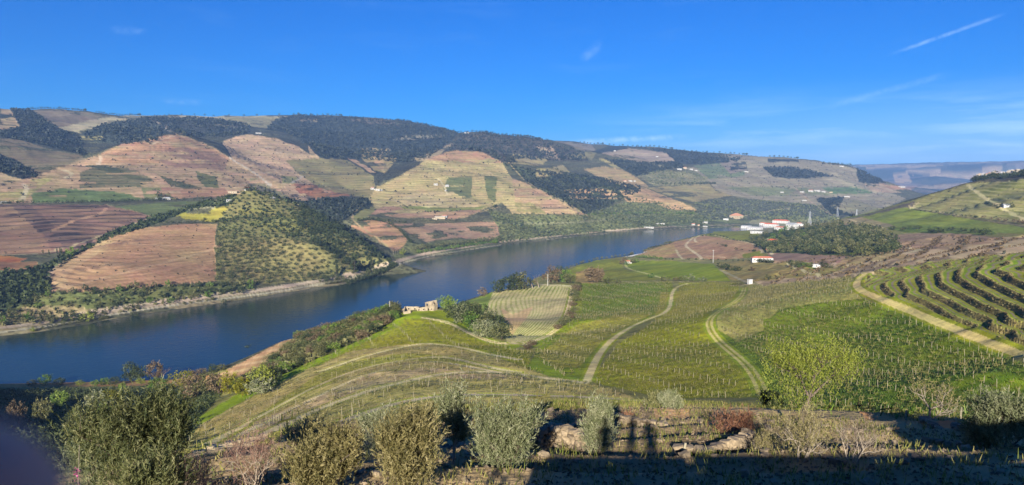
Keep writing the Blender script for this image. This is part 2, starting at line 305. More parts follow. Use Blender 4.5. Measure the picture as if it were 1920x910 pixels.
def line_world(poly, step=4):
    P = []
    for a, b in zip(poly[:-1], poly[1:]):
        n = max(1, int(math.hypot(b[0] - a[0], b[1] - a[1]) / step))
        for i in range(n): P.append((a[0] + (b[0] - a[0]) * i / n, a[1] + (b[1] - a[1]) * i / n))
    P.append(poly[-1]); P = np.array(P, float); return to_xyz(*hit(P[:, 0], P[:, 1]))
def smooth_poly(p, n=3):
    p = np.array(p, float)
    for _ in range(n):
        q = np.empty((len(p) * 2, 2)); q[0::2] = p; q[1:-1:2] = (p[:-1] + p[1:]) / 2; q[-1] = p[-1]
        q[2:-2:1] = .25 * q[1:-3] + .5 * q[2:-2] + .25 * q[3:-1]; p = q
    return p
def strip(W3, w, off=0.0):
    """mask of a way of width w along world points"""
    d = np.gradient(W3[:, :2], axis=0); d /= np.linalg.norm(d, axis=1)[:, None] + 1e-9; nrm = np.stack([-d[:, 1], d[:, 0]], -1)
    m = np.zeros((NR, NC), bool)
    for k in range(len(W3) - 1):
        q = np.array([W3[k, :2] + nrm[k] * (off - w / 2), W3[k + 1, :2] + nrm[k + 1] * (off - w / 2), W3[k + 1, :2] + nrm[k + 1] * (off + w / 2), W3[k, :2] + nrm[k] * (off + w / 2)])
        if np.linalg.norm(W3[k + 1] - W3[k]) > 60 + .05 * np.linalg.norm(W3[k]): continue
        c = np.interp(np.arctan2(q[:, 0], q[:, 1]), thc, np.arange(NC)); rw = np.interp(np.log(np.hypot(q[:, 0], q[:, 1])), lrc, np.arange(NR))
        j0, j1 = int(c.min()), int(c.max()) + 2; i0, i1 = int(rw.min()), int(rw.max()) + 2
        jj, ii = np.meshgrid(np.arange(j0, min(j1, NC)), np.arange(i0, min(i1, NR))); ins = np.ones(jj.shape, bool)
        x, y = GX[ii, jj], GY[ii, jj]; s = 0
        # signed distance to the segment line, tolerant by half a grid cell so thin ways never break up
        a, b = W3[k, :2], W3[k + 1, :2]; t = (b - a) / (np.linalg.norm(b - a) + 1e-9); L_ = np.linalg.norm(b - a)
        al = (x - a[0]) * t[0] + (y - a[1]) * t[1]; di = -(x - a[0]) * t[1] + (y - a[1]) * t[0] - off
        m[ii, jj] |= (al > -w * .5) & (al < L_ + w * .5) & (abs(di) < w / 2)
    return m
Er = np.ascontiguousarray((Z / R))
# ---------------------------------------------------------------- ground colours: what grows or lies where
KA = 0.56                                                   # picture tone -> albedo
FAR_SIDE = True
def C(r, g, b):
    if r > g: g, b = g + .13 * (r - g), b - .02 * (r - b)
    elif not FAR_SIDE: b *= .62
    return np.array(srgb(r, g, b, KA), np.float32)
COLR = np.zeros((NR, NC, 3), np.float32); COL2 = np.zeros((NR, NC, 3), np.float32); PAR = np.zeros((NR, NC, 3), np.float32); SS = np.zeros((NR, NC), np.float32)
ZID = np.zeros((NR, NC), np.int16); ZN = {}
def field(kind):
    """row coordinate of a planted field: level lines ('z', spacing) or straight rows ('d', degrees, spacing)"""
    if kind[0] == 'z': return (Z + fbm(GX, GY, 90, 2, 31) * kind[1] * 1.2) / kind[1]
    if kind[0] == 'd': a = kind[1] * D2R; return (GX * math.cos(a) + GY * math.sin(a) + fbm(GX, GY, 60, 2, 33) * kind[2] * .5) / kind[2]
    if kind[0] == 'f': return kind[1]
def family(curves, step=14):
    """row coordinate from a few traced rows: [(picture polyline, value), ...]"""
    P, v = [], []
    for poly, val in curves:
        W3 = line_world(smooth_poly(poly, 1), step); th = np.arctan2(W3[:, 0], W3[:, 1]); r = np.hypot(W3[:, 0], W3[:, 1])
        P.append(_emb(th, np.log(r))); v += [val] * len(W3)
    return RBF(np.concatenate(P), np.array(v, float), .004)
def paint(name, poly, col, s=None, amp=0.0, col2=None, scrub=0.15, wob=1.6, mask=None):
    m = zone(poly, wob) if mask is None else mask
    if not name and FAR_SIDE: m &= (STREAK > -.30) if s is not None else (STREAK > -.5)
    COLR[m] = C(*col); COL2[m] = C(*(col2 or col)); PAR[m] = (amp, scrub, 0)
    if s is not None:
        if isinstance(s, RBF):
            SS[m] = s(_emb(np.broadcast_to(TH, m.shape)[m], np.broadcast_to(lrc[:, None], m.shape)[m]))
        else: SS[m] = field(s)[m]
    if name: ZN[name] = m
    return m
STREAK = fbm(GX * .35 + GY * .12, Z * 9, 55, 4, 61) + .5 * fbm(GX, GY, 35, 2, 63)
# defaults: scrub on the far side, grass on the near side
far = (R * np.cos(TH - .0) > 0)
COLR[:] = C(104, 104, 76); COL2[:] = C(84, 88, 62); PAR[:] = (0, .8, 0)
zf = Z > H + 1.2
# base colour far away
m = np.broadcast_to(R > 4600, Z.shape); COLR[m] = C(92, 96, 84); PAR[m] = (0, .7, 0)
DK, DK2, SCR = (60, 66, 54), (74, 76, 62), (92, 98, 68)
PINK, TAN, TANG, BRN = (196, 152, 122), (196, 168, 128), (168, 156, 104), (170, 132, 106)
V8, V10 = ('z', 5.5), ('z', 8)
Z_ = paint
Z_('', [(0,203),(60,200),(160,208),(280,211),(560,214),(640,214),(860,245),(1000,252),(1100,270),(1100,300),(940,303),(855,285),(700,350),(690,372),(560,378),(340,254),(150,290),(0,262)], DK2, scrub=.9)
Z_('', [(0,203),(30,206),(50,222),(34,240),(0,244)], (178,150,118), V8, .3, (150,130,95))
Z_('', [(0,214),(22,214),(30,220),(12,223),(0,223)], DK, scrub=.9)
Z_('', [(45,202),(120,202),(195,217),(152,236),(110,240),(80,226)], (142,124,104), V8, .25, (112,104,84))
Z_('', [(110,240),(200,219),(285,212),(560,219),(540,232),(420,225),(285,217),(214,232),(150,249),(125,246)], (186,172,138), V8, .25, (160,150,110))
Z_('dark_hill', [(155,249),(215,228),(285,220),(318,246),(290,268),(230,272),(160,262)], (66,74,66), scrub=1)
Z_('', [(140,255),(195,256),(190,262),(150,262)], TANG)
Z_('dark_b', [(285,219),(420,224),(470,236),(470,250),(420,258),(345,255),(318,245)], (64,68,64), scrub=1)
Z_('', [(395,232),(440,236),(450,240),(400,235)], (150,140,112)); Z_('', [(290,226),(310,234),(322,246),(350,252),(318,247)], (132,118,98))
Z_('', [(420,221),(560,219),(545,228),(500,240),(470,238),(430,227)], (160,150,112), V8, .2, (120,118,84), .6)
Z_('ravine_a', [(18,204),(55,206),(110,240),(150,258),(160,292),(90,275),(0,258),(0,243),(40,240)], (56,60,56), scrub=1)
Z_('', [(-20,260),(30,260),(90,280),(150,292),(160,297),(75,335),(40,312),(-20,290)], (132,116,92), V8, .4, (100,96,72))
Z_('ravine_b', [(-20,285),(30,300),(76,332),(50,340),(-20,316)], (56,58,52), scrub=1); Z_('', [(-20,318),(40,337),(28,352),(-20,356)], (186,156,124), V8, .3, (150,132,96))
# spur C
Z_('spur_c', [(-20,352),(60,332),(120,311),(190,288),(225,271),(250,267),(290,259),(330,251),(350,255),(400,276),(440,302),(480,328),(545,345),(640,360),(560,378),(430,366),(400,370),(290,373),(100,380),(-20,382)], (184,150,122), V8, .55, (138,120,88))
Z_('', [(190,288),(225,271),(250,267),(330,251),(400,276),(430,296),(410,312),(300,305),(190,306)], (190,142,116), V8, .5, (150,110,92))
Z_('', [(290,285),(340,275),(400,285),(430,300),(420,318),(330,312),(280,296)], (152,116,102), V8, .4, (120,98,86))
Z_('', [(150,322),(180,311),(250,315),(285,335),(270,350),(200,347),(150,352)], (120,112,84), V8, .8, (84,88,62)); Z_('', [(160,310),(200,309),(290,338),(250,336)], (82,86,60), V8, .5, (100,100,70))
Z_('', [(295,326),(330,338),(382,352),(370,357),(320,346)], (92,92,62), V8, .8, (64,72,46)); Z_('', [(365,320),(405,330),(412,352),(385,350),(372,335)], (112,112,70), V8, .7, (80,88,54))
Z_('', [(60,362),(120,352),(230,360),(270,372),(220,377),(60,379)], (108,122,72), V8, .3, (90,104,58)); Z_('', [(-10,362),(40,352),(60,335),(100,330),(70,355),(40,376),(-10,378)], (178,160,112), V8, .6, (140,138,80))
Z_('', [(290,352),(420,352),(430,362),(400,369),(300,374)], (170,126,106), V8, .4, (140,104,86)); Z_('', [(265,350),(300,352),(330,372),(270,374)], (132,134,88), V8, .4, (104,110,64))
# spur D
Z_('spur_d', [(416,267),(440,256),(472,252),(520,261),(560,275),(590,298),(560,315),(620,355),(600,373),(540,379),(500,352),(480,330),(440,305)], (196,162,134), V8, .5, (160,128,100))
Z_('', [(545,345),(610,343),(660,355),(655,368),(590,371),(560,360)], (170,112,92), ('z',7), .95, (78,60,56))
Z_('slope_d', [(535,300),(600,296),(650,300),(700,330),(704,352),(690,374),(640,362),(600,352),(560,325)], (146,134,94), V8, .55, (110,108,72))
Z_('', [(466,326),(500,345),(560,378),(480,376),(470,350)], (150,140,104), V8, .5, (104,104,74))
Z_('', [(578,272),(596,286),(598,300),(580,294)], (190,158,128)); Z_('', [(527,330),(560,332),(552,344),(530,343)], (150,146,96))
# big dark hill
Z_('forest_hill', [(520,222),(560,216),(650,220),(760,226),(860,248),(850,262),(800,300),(760,305),(700,302),(660,299),(600,297),(580,275),(560,262),(540,250),(500,243)], (58,66,62), scrub=1)
Z_('', [(652,225),(700,221),(760,229),(752,236),(690,232)], (112,100,88)); Z_('', [(560,225),(595,224),(596,228),(562,227)], (170,150,122))
Z_('', [(675,278),(730,280),(745,298),(722,325),(702,320),(678,297)], (170,148,108), V8, .5, (128,122,82)); Z_('', [(700,282),(718,292),(722,324),(704,312)], (192,158,122), V8, .5, (150,130,90))
Z_('', [(735,262),(762,255),(828,251),(828,258),(770,263)], (150,142,120)); Z_('', [(650,297),(668,300),(705,324),(694,324)], (188,150,124))
Z_('', [(764,302),(800,289),(850,268),(872,260),(802,303)], (172,150,120), V8, .3, (130,118,88))
Z_('hill_f', [(862,251),(900,248),(1000,256),(1092,288),(1104,302),(1050,302),(975,298),(960,306),(940,303),(905,285),(855,281),(840,283)], (92,86,74), scrub=1)
Z_('', [(1035,264),(1110,272),(1120,284),(1090,282),(1060,270)], (140,128,110))
# spur E
Z_('spur_e', [(690,374),(705,352),(740,335),(770,318),(800,300),(828,288),(855,282),(905,285),(940,303),(960,335),(985,345),(1095,402),(960,400),(940,380),(900,395),(850,412),(760,402),(685,388)], (192,170,122), V8, .65, (146,138,88))
Z_('', [(800,300),(828,288),(855,282),(905,285),(944,305),(870,303)], (190,146,116), V8, .4, (158,124,92)); Z_('', [(960,335),(990,345),(1060,375),(1097,403),(1030,400),(968,392)], (192,156,124), ('z',6), .5, (150,124,92))
Z_('', [(840,332),(885,330),(885,368),(850,377),(830,352)], (120,124,80), V8, .5, (98,106,64)); Z_('', [(908,328),(932,332),(930,378),(914,372)], (124,128,78), V8, .5, (100,108,60))
Z_('', [(740,376),(770,362),(850,360),(870,372),(900,388),(830,389),(750,386)], (206,182,138), ('z',6), .5, (168,152,100)); Z_('', [(740,386),(870,389),(912,385),(895,396),(800,397)], (138,142,78), ('z',6), .4, (112,120,60))
Z_('', [(965,378),(1000,380),(1025,400),(970,396)], (150,142,92), ('z',5), .4, (120,120,72))
# middle fields
Z_('gully_m', [(480,376),(560,374),(690,374),(700,385),(655,407),(640,416),(680,448),(700,470),(740,500),(690,462),(600,406),(520,372)], (66,76,58), scrub=1)
Z_('', [(685,408),(720,385),(800,395),(905,392),(870,410),(790,408),(740,412)], (190,148,122), ('z',5), .3, (166,126,100)); Z_('', [(655,412),(682,392),(702,386),(702,396),(690,407),(668,416)], (144,142,88))
Z_('', [(640,416),(700,411),(740,420),(764,450),(758,472),(738,470),(700,446)], (188,142,112), ('z',5), .35, (164,120,94)); Z_('', [(740,420),(850,418),(930,416),(938,440),(930,451),(850,446),(800,454),(772,442)], (184,146,122), ('z',5), .3, (158,124,100))
Z_('', [(695,402),(745,408),(850,412),(852,418),(740,420),(700,411)], (120,116,82), scrub=.8)
Z_('', [(764,452),(800,455),(850,448),(930,452),(940,458),(870,470),(800,482),(745,494),(738,480)], (112,116,76), scrub=.8)
# left plateau
Z_('furrows', [(-30,384),(200,384),(250,395),(290,407),(240,426),(180,456),(140,472),(60,478),(-30,478)], (146,110,96), ('z',4.2), 1.0, (76,60,62), .05)
Z_('', [(20,386),(60,386),(110,430),(180,440),(170,456),(140,470),(90,445),(60,420)], (128,98,90), ('z',4.2), 1.0, (44,40,48), .05)
Z_('', [(-30,386),(24,388),(80,440),(100,475),(-30,478)], (160,122,102), ('z',4.2), .5, (118,92,84), .05)
Z_('', [(212,387),(330,378),(404,377),(390,386),(340,401),(290,407),(262,397)], (112,124,76)); Z_('', [(310,416),(350,393),(420,378),(434,384),(410,416)], (172,162,72), ('d',20,6), .2, (150,140,60))
Z_('', [(-30,475),(50,485),(0,507),(-30,507)], (190,116,76)); Z_('', [(-30,492),(70,491),(70,506),(-30,518)], (160,112,86))
Z_('ravine_l', [(-30,515),(70,505),(150,470),(200,441),(290,406),(400,377),(440,368),(434,386),(350,396),(306,416),(200,449),(140,480),(92,512),(92,549),(-30,603)], (70,82,54), scrub=1)
Z_('brown_hill', [(88,512),(140,480),(200,447),(270,427),(330,420),(407,420),(402,455),(407,526),(290,536),(150,549),(96,546)], (182,138,110), ('z',2.2), .3, (160,120,94), .15)
Z_('', [(88,512),(140,480),(200,447),(220,455),(140,500),(120,520),(150,547),(96,546)], (196,158,124), ('z',2.6), .45, (150,112,86), .1)
Z_('olive_hill', [(440,367),(465,353),(520,367),(560,382),(600,404),(690,459),(738,497),(700,512),(640,526),(500,533),(405,528),(405,462),(410,415)], (142,136,86), scrub=.4)
Z_('', [(412,470),(540,440),(625,480),(605,522),(420,530)], (162,148,96), scrub=.35); Z_('', [(440,392),(520,392),(590,425),(560,440),(470,425)], (150,144,82), scrub=.35)
Z_('river_belt', [(-30,603),(92,549),(300,537),(480,531),(480,546),(300,572),(160,602),(-30,614)], (108,114,66), scrub=.7); Z_('', [(-30,606),(45,577),(140,572),(180,585),(100,607),(-30,625)], (172,152,114), scrub=.5)
Z_('', [(-30,625),(100,607),(200,590),(300,573),(400,560),(480,548),(600,530),(700,508),(735,498),(735,505),(700,521),(600,541),(480,560),(317,585),(216,600),(100,622),(-30,640)], (150,136,104), scrub=.6)
# hills right of the centre
Z_('olives_r', [(915,395),(960,402),(1097,404),(1200,372),(1330,402),(1335,416),(1210,428),(1130,436),(1050,444),(1000,450),(940,455),(936,430)], (116,120,76), scrub=.9)
Z_('dark_c', [(940,305),(1000,320),(1100,330),(1200,350),(1200,360),(1100,404),(1000,350)], (88,96,66), scrub=1)
Z_('', [(955,287),(1030,298),(1014,312),(955,305)], (180,160,114), V8, .4, (140,134,90)); Z_('', [(1002,275),(1035,276),(1050,298),(1030,296)], (172,146,122), V8, .4, (140,124,98))
Z_('', [(1005,318),(1055,310),(1068,323),(1025,331),(1020,337),(1003,330)], (178,160,112), V8, .4, (140,136,90)); Z_('', [(1060,290),(1120,284),(1110,300),(1070,298)], (140,132,94), V8, .5, (104,106,70))
Z_('', [(1093,318),(1135,312),(1170,320),(1196,335),(1217,351),(1190,354),(1150,346),(1118,330)], (188,158,116), V8, .5, (150,136,92)); Z_('', [(1120,296),(1142,298),(1168,318),(1150,314)], (170,154,104))
Z_('', [(1058,358),(1120,352),(1150,358),(1167,374),(1120,373),(1073,374)], (200,160,124), ('z',6), .5, (168,136,100)); Z_('', [(1163,358),(1210,353),(1240,365),(1280,380),(1307,394),(1265,394),(1220,381),(1175,379)], (200,160,124), ('z',6), .5, (166,132,98))
Z_('', [(1210,352),(1330,345),(1342,358),(1385,366),(1332,373),(1300,379),(1250,366)], (166,150,106), V8, .35, (140,134,88)); Z_('olive_slope', [(1192,330),(1230,320),(1300,322),(1334,340),(1280,346),(1228,349)], (142,138,104), scrub=.7)
Z_('', [(1113,285),(1190,279),(1250,287),(1273,304),(1200,306),(1168,296)], (174,152,132), V8, .35, (146,132,110)); Z_('', [(1108,284),(1160,269),(1192,277),(1150,284),(1120,288)], DK, scrub=1)
Z_('dark_d', [(1190,275),(1320,288),(1392,296),(1382,305),(1300,309),(1272,306),(1250,288)], (66,72,70), scrub=1); Z_('dark_e', [(1130,297),(1200,304),(1272,304),(1284,315),(1240,320),(1196,331),(1168,318)], (76,82,68), scrub=1)
Z_('far_fields', [(1330,292),(1390,289),(1480,297),(1560,307),(1620,318),(1625,345),(1700,372),(1650,394),(1560,405),(1540,385),(1450,378),(1380,370),(1340,355),(1330,340),(1300,322),(1280,315),(1380,305)], (160,148,124), V10, .3, (134,132,102))
Z_('', [(1300,311),(1350,305),(1400,315),(1395,330),(1330,336)], (124,136,96)); Z_('', [(1350,305),(1382,302),(1402,320),(1370,326)], (152,136,120)); Z_('', [(1372,308),(1400,304),(1400,316),(1368,320)], DK, scrub=1)
Z_('dark_f', [(1432,314),(1490,314),(1562,330),(1500,336),(1450,332)], (78,84,76), scrub=1); Z_('ridge_wood', [(1608,313),(1630,322),(1662,345),(1612,343),(1606,330)], (58,66,62), scrub=1); Z_('', [(1440,297),(1495,300),(1497,304),(1440,303)], DK, scrub=1)
Z_('', [(1360,352),(1500,350),(1560,366),(1420,368)], (138,142,100), V10, .3, (116,122,84)); Z_('', [(1540,352),(1610,350),(1640,362),(1560,364)], (112,134,84)); Z_('', [(1620,345),(1660,345),(1690,362),(1640,362)], (186,158,132), V10, .3, (150,130,108))
Z_('scrub_r', [(1300,380),(1350,375),(1450,378),(1530,385),(1575,410),(1560,418),(1480,418),(1400,412),(1335,416),(1310,400)], (100,104,84), scrub=1); Z_('dark_g', [(1530,374),(1582,370),(1572,395),(1602,406),(1560,402)], (68,76,66), scrub=1)
Z_('', [(1555,385),(1600,372),(1650,392),(1600,403),(1570,398)], (150,142,108), V8, .3, (124,124,88)); Z_('', [(1250,422),(1330,412),(1400,412),(1430,420),(1370,428),(1290,430)], (120,128,86), scrub=.5)
# distant range behind: patches of wood, fallow and terraces
nz1, nz2 = fbm(GX, GY, 900, 4, 81), fbm(GX, GY, 500, 4, 85)
for mk, c_ in (((nz1 > .05), (54, 66, 56)), ((nz2 > .22) & (nz1 < .1), (190, 160, 128)), ((nz2 < -.25), (140, 124, 116)), ((nz1 > .2) & (nz2 > .1), (44, 56, 50))): mk = mk & (R > 4600); COLR[mk] = C(*c_)
Z_('', [(1672,327),(1703,325),(1712,343),(1680,344)], (196,160,128)); Z_('', [(1655,346),(1720,350),(1700,358),(1665,354)], (180,140,116))
# ---- near side
FAR_SIDE = False
KA = 0.74
Z_('near', [(1340,433),(1392,424),(1500,430),(1560,414),(1710,376),(1815,343),(1940,330),(2000,900),(1940,1000),(-60,1000),(-60,722),(320,706),(470,686),(600,614),(740,576),(860,584),(925,545),(1063,500),(1184,476),(1255,456)], (134,130,72), scrub=.3)
Z_('', [(1270,450),(1320,440),(1340,434),(1385,425),(1402,430),(1432,446),(1400,452),(1375,451)], (134,136,72), ('d',60,8), .35, (108,112,56)); Z_('brown_spit', [(1190,478),(1235,462),(1290,447),(1320,441),(1375,451),(1425,458),(1428,478),(1382,486),(1340,486),(1235,484)], (178,134,100), ('z',2.6), .35, (196,154,116))
Z_('', [(1200,478),(1235,462),(1262,456),(1272,470),(1250,483),(1205,484)], (186,150,98), ('z',2.6), .3, (160,130,84)); Z_('', [(1392,476),(1428,470),(1432,480),(1395,486)], (134,134,60))
Z_('', [(1160,484),(1240,484),(1340,487),(1420,484),(1470,486),(1440,500),(1330,496),(1190,490)], (150,142,86), scrub=.5)
Z_('green_field', [(1172,500),(1192,490),(1250,489),(1338,496),(1352,508),(1370,527),(1330,528),(1260,524),(1200,514)], (134,146,44), scrub=.04)
Z_('west_vines', [(1063,507),(1092,495),(1120,488),(1180,487),(1165,497),(1172,505),(1245,525),(1075,531)], (140,142,66), ('d',-35,5), .7, (104,116,50))
Z_('', [(1080,512),(1100,505),(1130,503),(1135,515),(1118,531),(1078,531)], (172,138,84), scrub=.5)
Z_('vines_a', [(1088,532),(1180,530),(1258,527),(1262,548),(1250,575),(1210,600),(1150,625),(1100,712),(1050,705),(1000,672),(1005,655),(1060,600),(1085,570)], (130,142,46), ('d',104,5.6), .7, (104, 120, 38), scrub=.2)
Z_('', [(1092,534),(1240,530),(1250,550),(1220,580),(1090,590)], (114,134,42), ('d',104,5.6), .6, (92, 112, 34), scrub=.2); Z_('', [(1010,665),(1080,610),(1160,590),(1220,590),(1130,640),(1085,690),(1040,690)], (156,150,58), ('d',104,5.6), .6, (124, 122, 46), scrub=.2)
Z_('vines_b', [(1272,530),(1385,530),(1385,555),(1330,588),(1325,615),(1355,650),(1440,745),(1250,748),(1105,716),(1160,645),(1250,590),(1274,560)], (148,148,44), ('d',112,5.6), .75, (116, 122, 36), scrub=.2)
Z_('', [(1240,548),(1385,540),(1370,566),(1260,600),(1225,600)], (160,150,52), ('d',112,5.6), .6, (128, 122, 40), scrub=.2)
Z_('vines_c', [(1400,537),(1600,519),(1596,536),(1620,562),(1700,590),(1800,630),(1935,690),(1940,790),(1780,800),(1640,786),(1500,786),(1440,745),(1385,665),(1345,620),(1342,592),(1390,560)], (112,126,46), ('d',96,5.6), .75, (70,92,24), scrub=.3)
Z_('vines_c_dry', [(1400,537),(1600,519),(1596,536),(1615,560),(1550,566),(1460,580),(1430,620),(1385,640),(1347,620),(1342,592),(1390,560)], (164,154,86), scrub=.2)
Z_('', [(1430,600),(1550,566),(1620,562),(1700,592),(1560,620),(1440,640)], (118,132,54), scrub=.25)
# terraced hill by the river: traced rows
fam = family([([(880,570),(868,585),(866,600)],0),([(925,548),(905,570),(905,590),(930,615)],5),([(960,541),(935,565),(940,590),(955,610),(960,635)],9),([(995,537),(970,560),(985,580),(975,610),(945,640)],13),([(1030,535),(1010,560),(1015,585),(990,615),(955,642)],18),([(1062,537),(1045,570),(1040,595),(1010,625),(975,645)],23),([(1075,538),(1068,575),(1055,600),(1020,632),(990,650)],27)], 3)
Z_('terrace_hill', [(862,580),(870,567),(925,547),(960,539),(1020,534),(1074,537),(1070,575),(1055,602),(1020,632),(985,648),(950,640),(935,615),(900,595)], (196,182,128), fam, .8, (128,138,60), .1)
Z_('', [(862,580),(870,567),(925,547),(915,570),(905,595)], (108,134,50), ('d',55,4), .8, (168,164,100), .1); Z_('', [(940,578),(960,590),(1000,575),(985,600),(960,628),(938,618),(945,598)], (208,172,128), fam, .6, (170,146,96), .1)
Z_('', [(1074,536),(1088,532),(1088,570),(1062,610),(1020,645),(990,655),(1020,632),(1055,602),(1070,575)], (130,144,52), scrub=.2)
# ruin promontory and the round hill below it
Z_('ruin_grass', [(690,626),(740,590),(800,582),(862,584),(870,600),(930,640),(980,650),(940,660),(860,630),(800,597),(740,610)], (142,156,42), scrub=.15)
Z_('hill_top', [(560,690),(640,650),(760,600),(800,595),(845,605),(900,640),(960,655),(1000,660),(990,690),(880,660),(800,645),(700,660),(600,700)], (154,154,54), ('d',110,5.6), .6, (124, 128, 44), scrub=.2)
Z_('', [(370,785),(450,736),(520,706),(600,670),(700,626),(745,602),(760,606),(640,664),(540,712),(470,745),(370,800)], (138,156,38), scrub=.2)
famh = family([([(380,800),(470,750),(560,700),(660,660),(760,648),(830,645),(900,660),(970,685)],0),([(380,825),(480,775),(580,725),(680,685),(770,672),(850,678),(950,700),(1040,712)],9),([(380,850),(480,800),(600,750),(700,712),(800,700),(900,705),(1000,715),(1090,722)],18),([(400,880),(520,815),(640,770),(740,735),(840,727),(960,735),(1080,742)],28)])
Z_('hill_rows', [(370,800),(470,747),(560,700),(660,658),(760,646),(830,644),(900,658),(970,684),(1040,708),(1100,716),(1180,742),(1200,760),(1100,775),(900,790),(700,800),(540,830),(370,905),(340,860)], (190,166,104), famh, .45, (136,136,66), .3)
Z_('', [(600,700),(680,674),(760,662),(850,668),(940,690),(850,684),(760,676),(680,690),(560,745),(480,780)], (172,166,68), famh, .3, (120,128,56), .3)
Z_('', [(700,700),(800,690),(900,696),(1000,710),(900,712),(800,708),(700,722),(560,775),(450,830),(480,790)], (198,166,126), famh, .4, (134,120,76), .3)
Z_('', [(1000,672),(1010,668),(1060,705),(1100,714),(1098,722),(1040,710),(985,690)], (134,150,54), scrub=.2)
Z_('river_patch', [(395,712),(430,692),(500,655),(545,630),(560,633),(535,660),(505,690),(470,706),(420,712)], (178,132,100), ('f', fbm(GX,GY,20,1,2)*0+ (GX*math.cos(1.0)+GY*math.sin(1.0))/9), .7, (206,168,130), .1)
Z_('belt', [(745,578),(740,600),(700,626),(600,670),(520,706),(450,736),(420,725),(470,706),(505,690),(540,655),(560,632),(620,607),(690,592)], (92,98,62), scrub=.9)
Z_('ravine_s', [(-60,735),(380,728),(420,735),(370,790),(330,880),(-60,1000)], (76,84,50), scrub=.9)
Z_('', [(-60,716),(250,712),(390,704),(400,712),(250,724),(-60,728)], (196,140,92), scrub=.2)
# right side
Z_('purple', [(1432,490),(1480,500),(1440,520),(1410,528),(1430,535),(1600,519),(1620,508),(1760,488),(1940,470),(1940,440),(1850,448),(1780,440),(1700,455),(1640,470),(1580,478),(1500,490)], (182,156,124), ('z',4.0), .9, (118,96,82), .2)
Z_('', [(1340,492),(1440,486),(1500,494),(1560,500),(1600,497),(1560,512),(1400,528),(1370,525),(1352,505)], (166,146,84), ('z',3), .5, (128,118,72), .4)
Z_('', [(1440,474),(1500,476),(1600,480),(1570,492),(1500,490),(1440,492)], (160,124,106), ('z',2.5), .3, (140,108,92), .1); Z_('', [(1480,494),(1520,490),(1530,500),(1490,503)], (124,144,60))
Z_('', [(1650,440),(1780,436),(1880,446),(1820,462),(1740,466),(1690,470)], (164,132,106), ('z',4.0), .35, (134,108,84), .2); Z_('', [(1590,478),(1660,470),(1720,480),(1640,488),(1560,500)], (170,146,102), ('z',3.5), .6, (120,112,66), .3)
Z_('estate_ground', [(1392,430),(1410,412),(1500,412),(1560,415),(1520,428),(1445,445)], (150,146,112), scrub=.4); Z_('', [(1488,424),(1560,418),(1620,424),(1560,430),(1490,432)], (156,130,104))
Z_('wood', [(1408,446),(1445,436),(1500,426),(1560,422),(1620,425),(1660,440),(1700,466),(1640,478),(1560,480),(1500,476),(1440,474),(1415,462)], (72,84,50), scrub=.9)
Z_('right_green', [(1565,414),(1600,405),(1650,396),(1700,389),(1760,400),(1850,413),(1940,424),(1940,440),(1860,436),(1740,424),(1640,428)], (124,134,84), scrub=.1); Z_('', [(1565,414),(1610,406),(1680,424),(1640,430),(1600,426)], (150,134,96))
Z_('right_hill', [(1700,388),(1716,378),(1780,355),(1815,343),(1860,341),(1940,332),(1940,422),(1850,411),(1760,398)], (152,146,94), ('z',4.4), .7, (112,116,64), .15)
Z_('', [(1590,410),(1650,396),(1716,377),(1712,386),(1660,397),(1600,410)], (110,100,86), ('z',3), .9, (66,66,54), .15)
Z_('', [(1700,389),(1760,398),(1850,411),(1940,424),(1940,430),(1850,416),(1740,398)], (120,112,76), scrub=.8); Z_('', [(1815,343),(1830,332),(1940,318),(1940,334),(1860,341)], (92,86,66), scrub=.9)
Z_('', [(1660,428),(1740,424),(1860,432),(1870,440),(1780,438),(1700,436)], (108,122,66), scrub=.7)
Z_('terraces', [(1603,541),(1600,525),(1620,508),(1700,497),(1790,482),(1940,470),(1990,500),(1990,720),(1920,668),(1800,622),(1700,580)], (140,144,66), scrub=.2)
# near ground under the viewpoint
Z_('rim', [(-60,905),(250,880),(380,862),(540,806),(700,785),(850,773),(1000,768),(1200,758),(1300,764),(1420,779),(1550,790),(1640,793),(1780,808),(1940,812),(2000,1000),(2000,2000),(-60,2000)], (190,164,120), scrub=.4, mask=np.broadcast_to(R < 46, Z.shape) & (GY > 0))
Z_('orange', [(1215,772),(1250,768),(1295,780),(1290,800),(1235,797)], (222,176,128), scrub=.1); Z_('', [(1600,786),(1700,790),(1790,806),(1790,824),(1740,812),(1640,802)], (210,146,104), scrub=.2)
# ---- tracks
TRK = {}
def way(name, poly, w, col, twin=False, verge=None):
    W3 = line_world(smooth_poly(poly)); TRK[name] = W3
    if verge is not None: m = strip(W3, w * 1.8); COLR[m] = C(*verge); PAR[m] = (0, .2, 0)
    m = strip(W3, w); COLR[m] = C(*col); PAR[m] = (0, .12, 0); COL2[m] = C(*col)
    if twin: m = strip(W3, w * .28); COLR[m] = C(150, 148, 74) if twin is True else C(*twin); PAR[m] = (0, .25, 0)
LT, LT2 = (214, 196, 142), (206, 184, 140)
way('way_a', [(1290,532),(1265,538),(1258,555),(1258,575),(1245,590),(1200,603),(1150,632),(1120,665),(1100,716)], 2.3, (214,194,136), None, (146,154,52))
way('way_b', [(1396,540),(1392,556),(1370,572),(1335,590),(1326,610),(1345,640),(1385,670),(1415,700),(1432,740)], 2.6, (200,184,112), (150,152,70), (142,154,48))
way('way_c', [(1625,512),(1606,525),(1604,542),(1640,556),(1700,580),(1800,622),(1920,668)], 2.5, (216,190,124), None, (150,152,60))
way('way_d', [(1120,534),(1180,531),(1290,528)], 3, (180,168,120)); way('way_e', [(1370,536),(1440,531),(1500,524),(1560,518),(1640,508)], 4, (190,162,128))
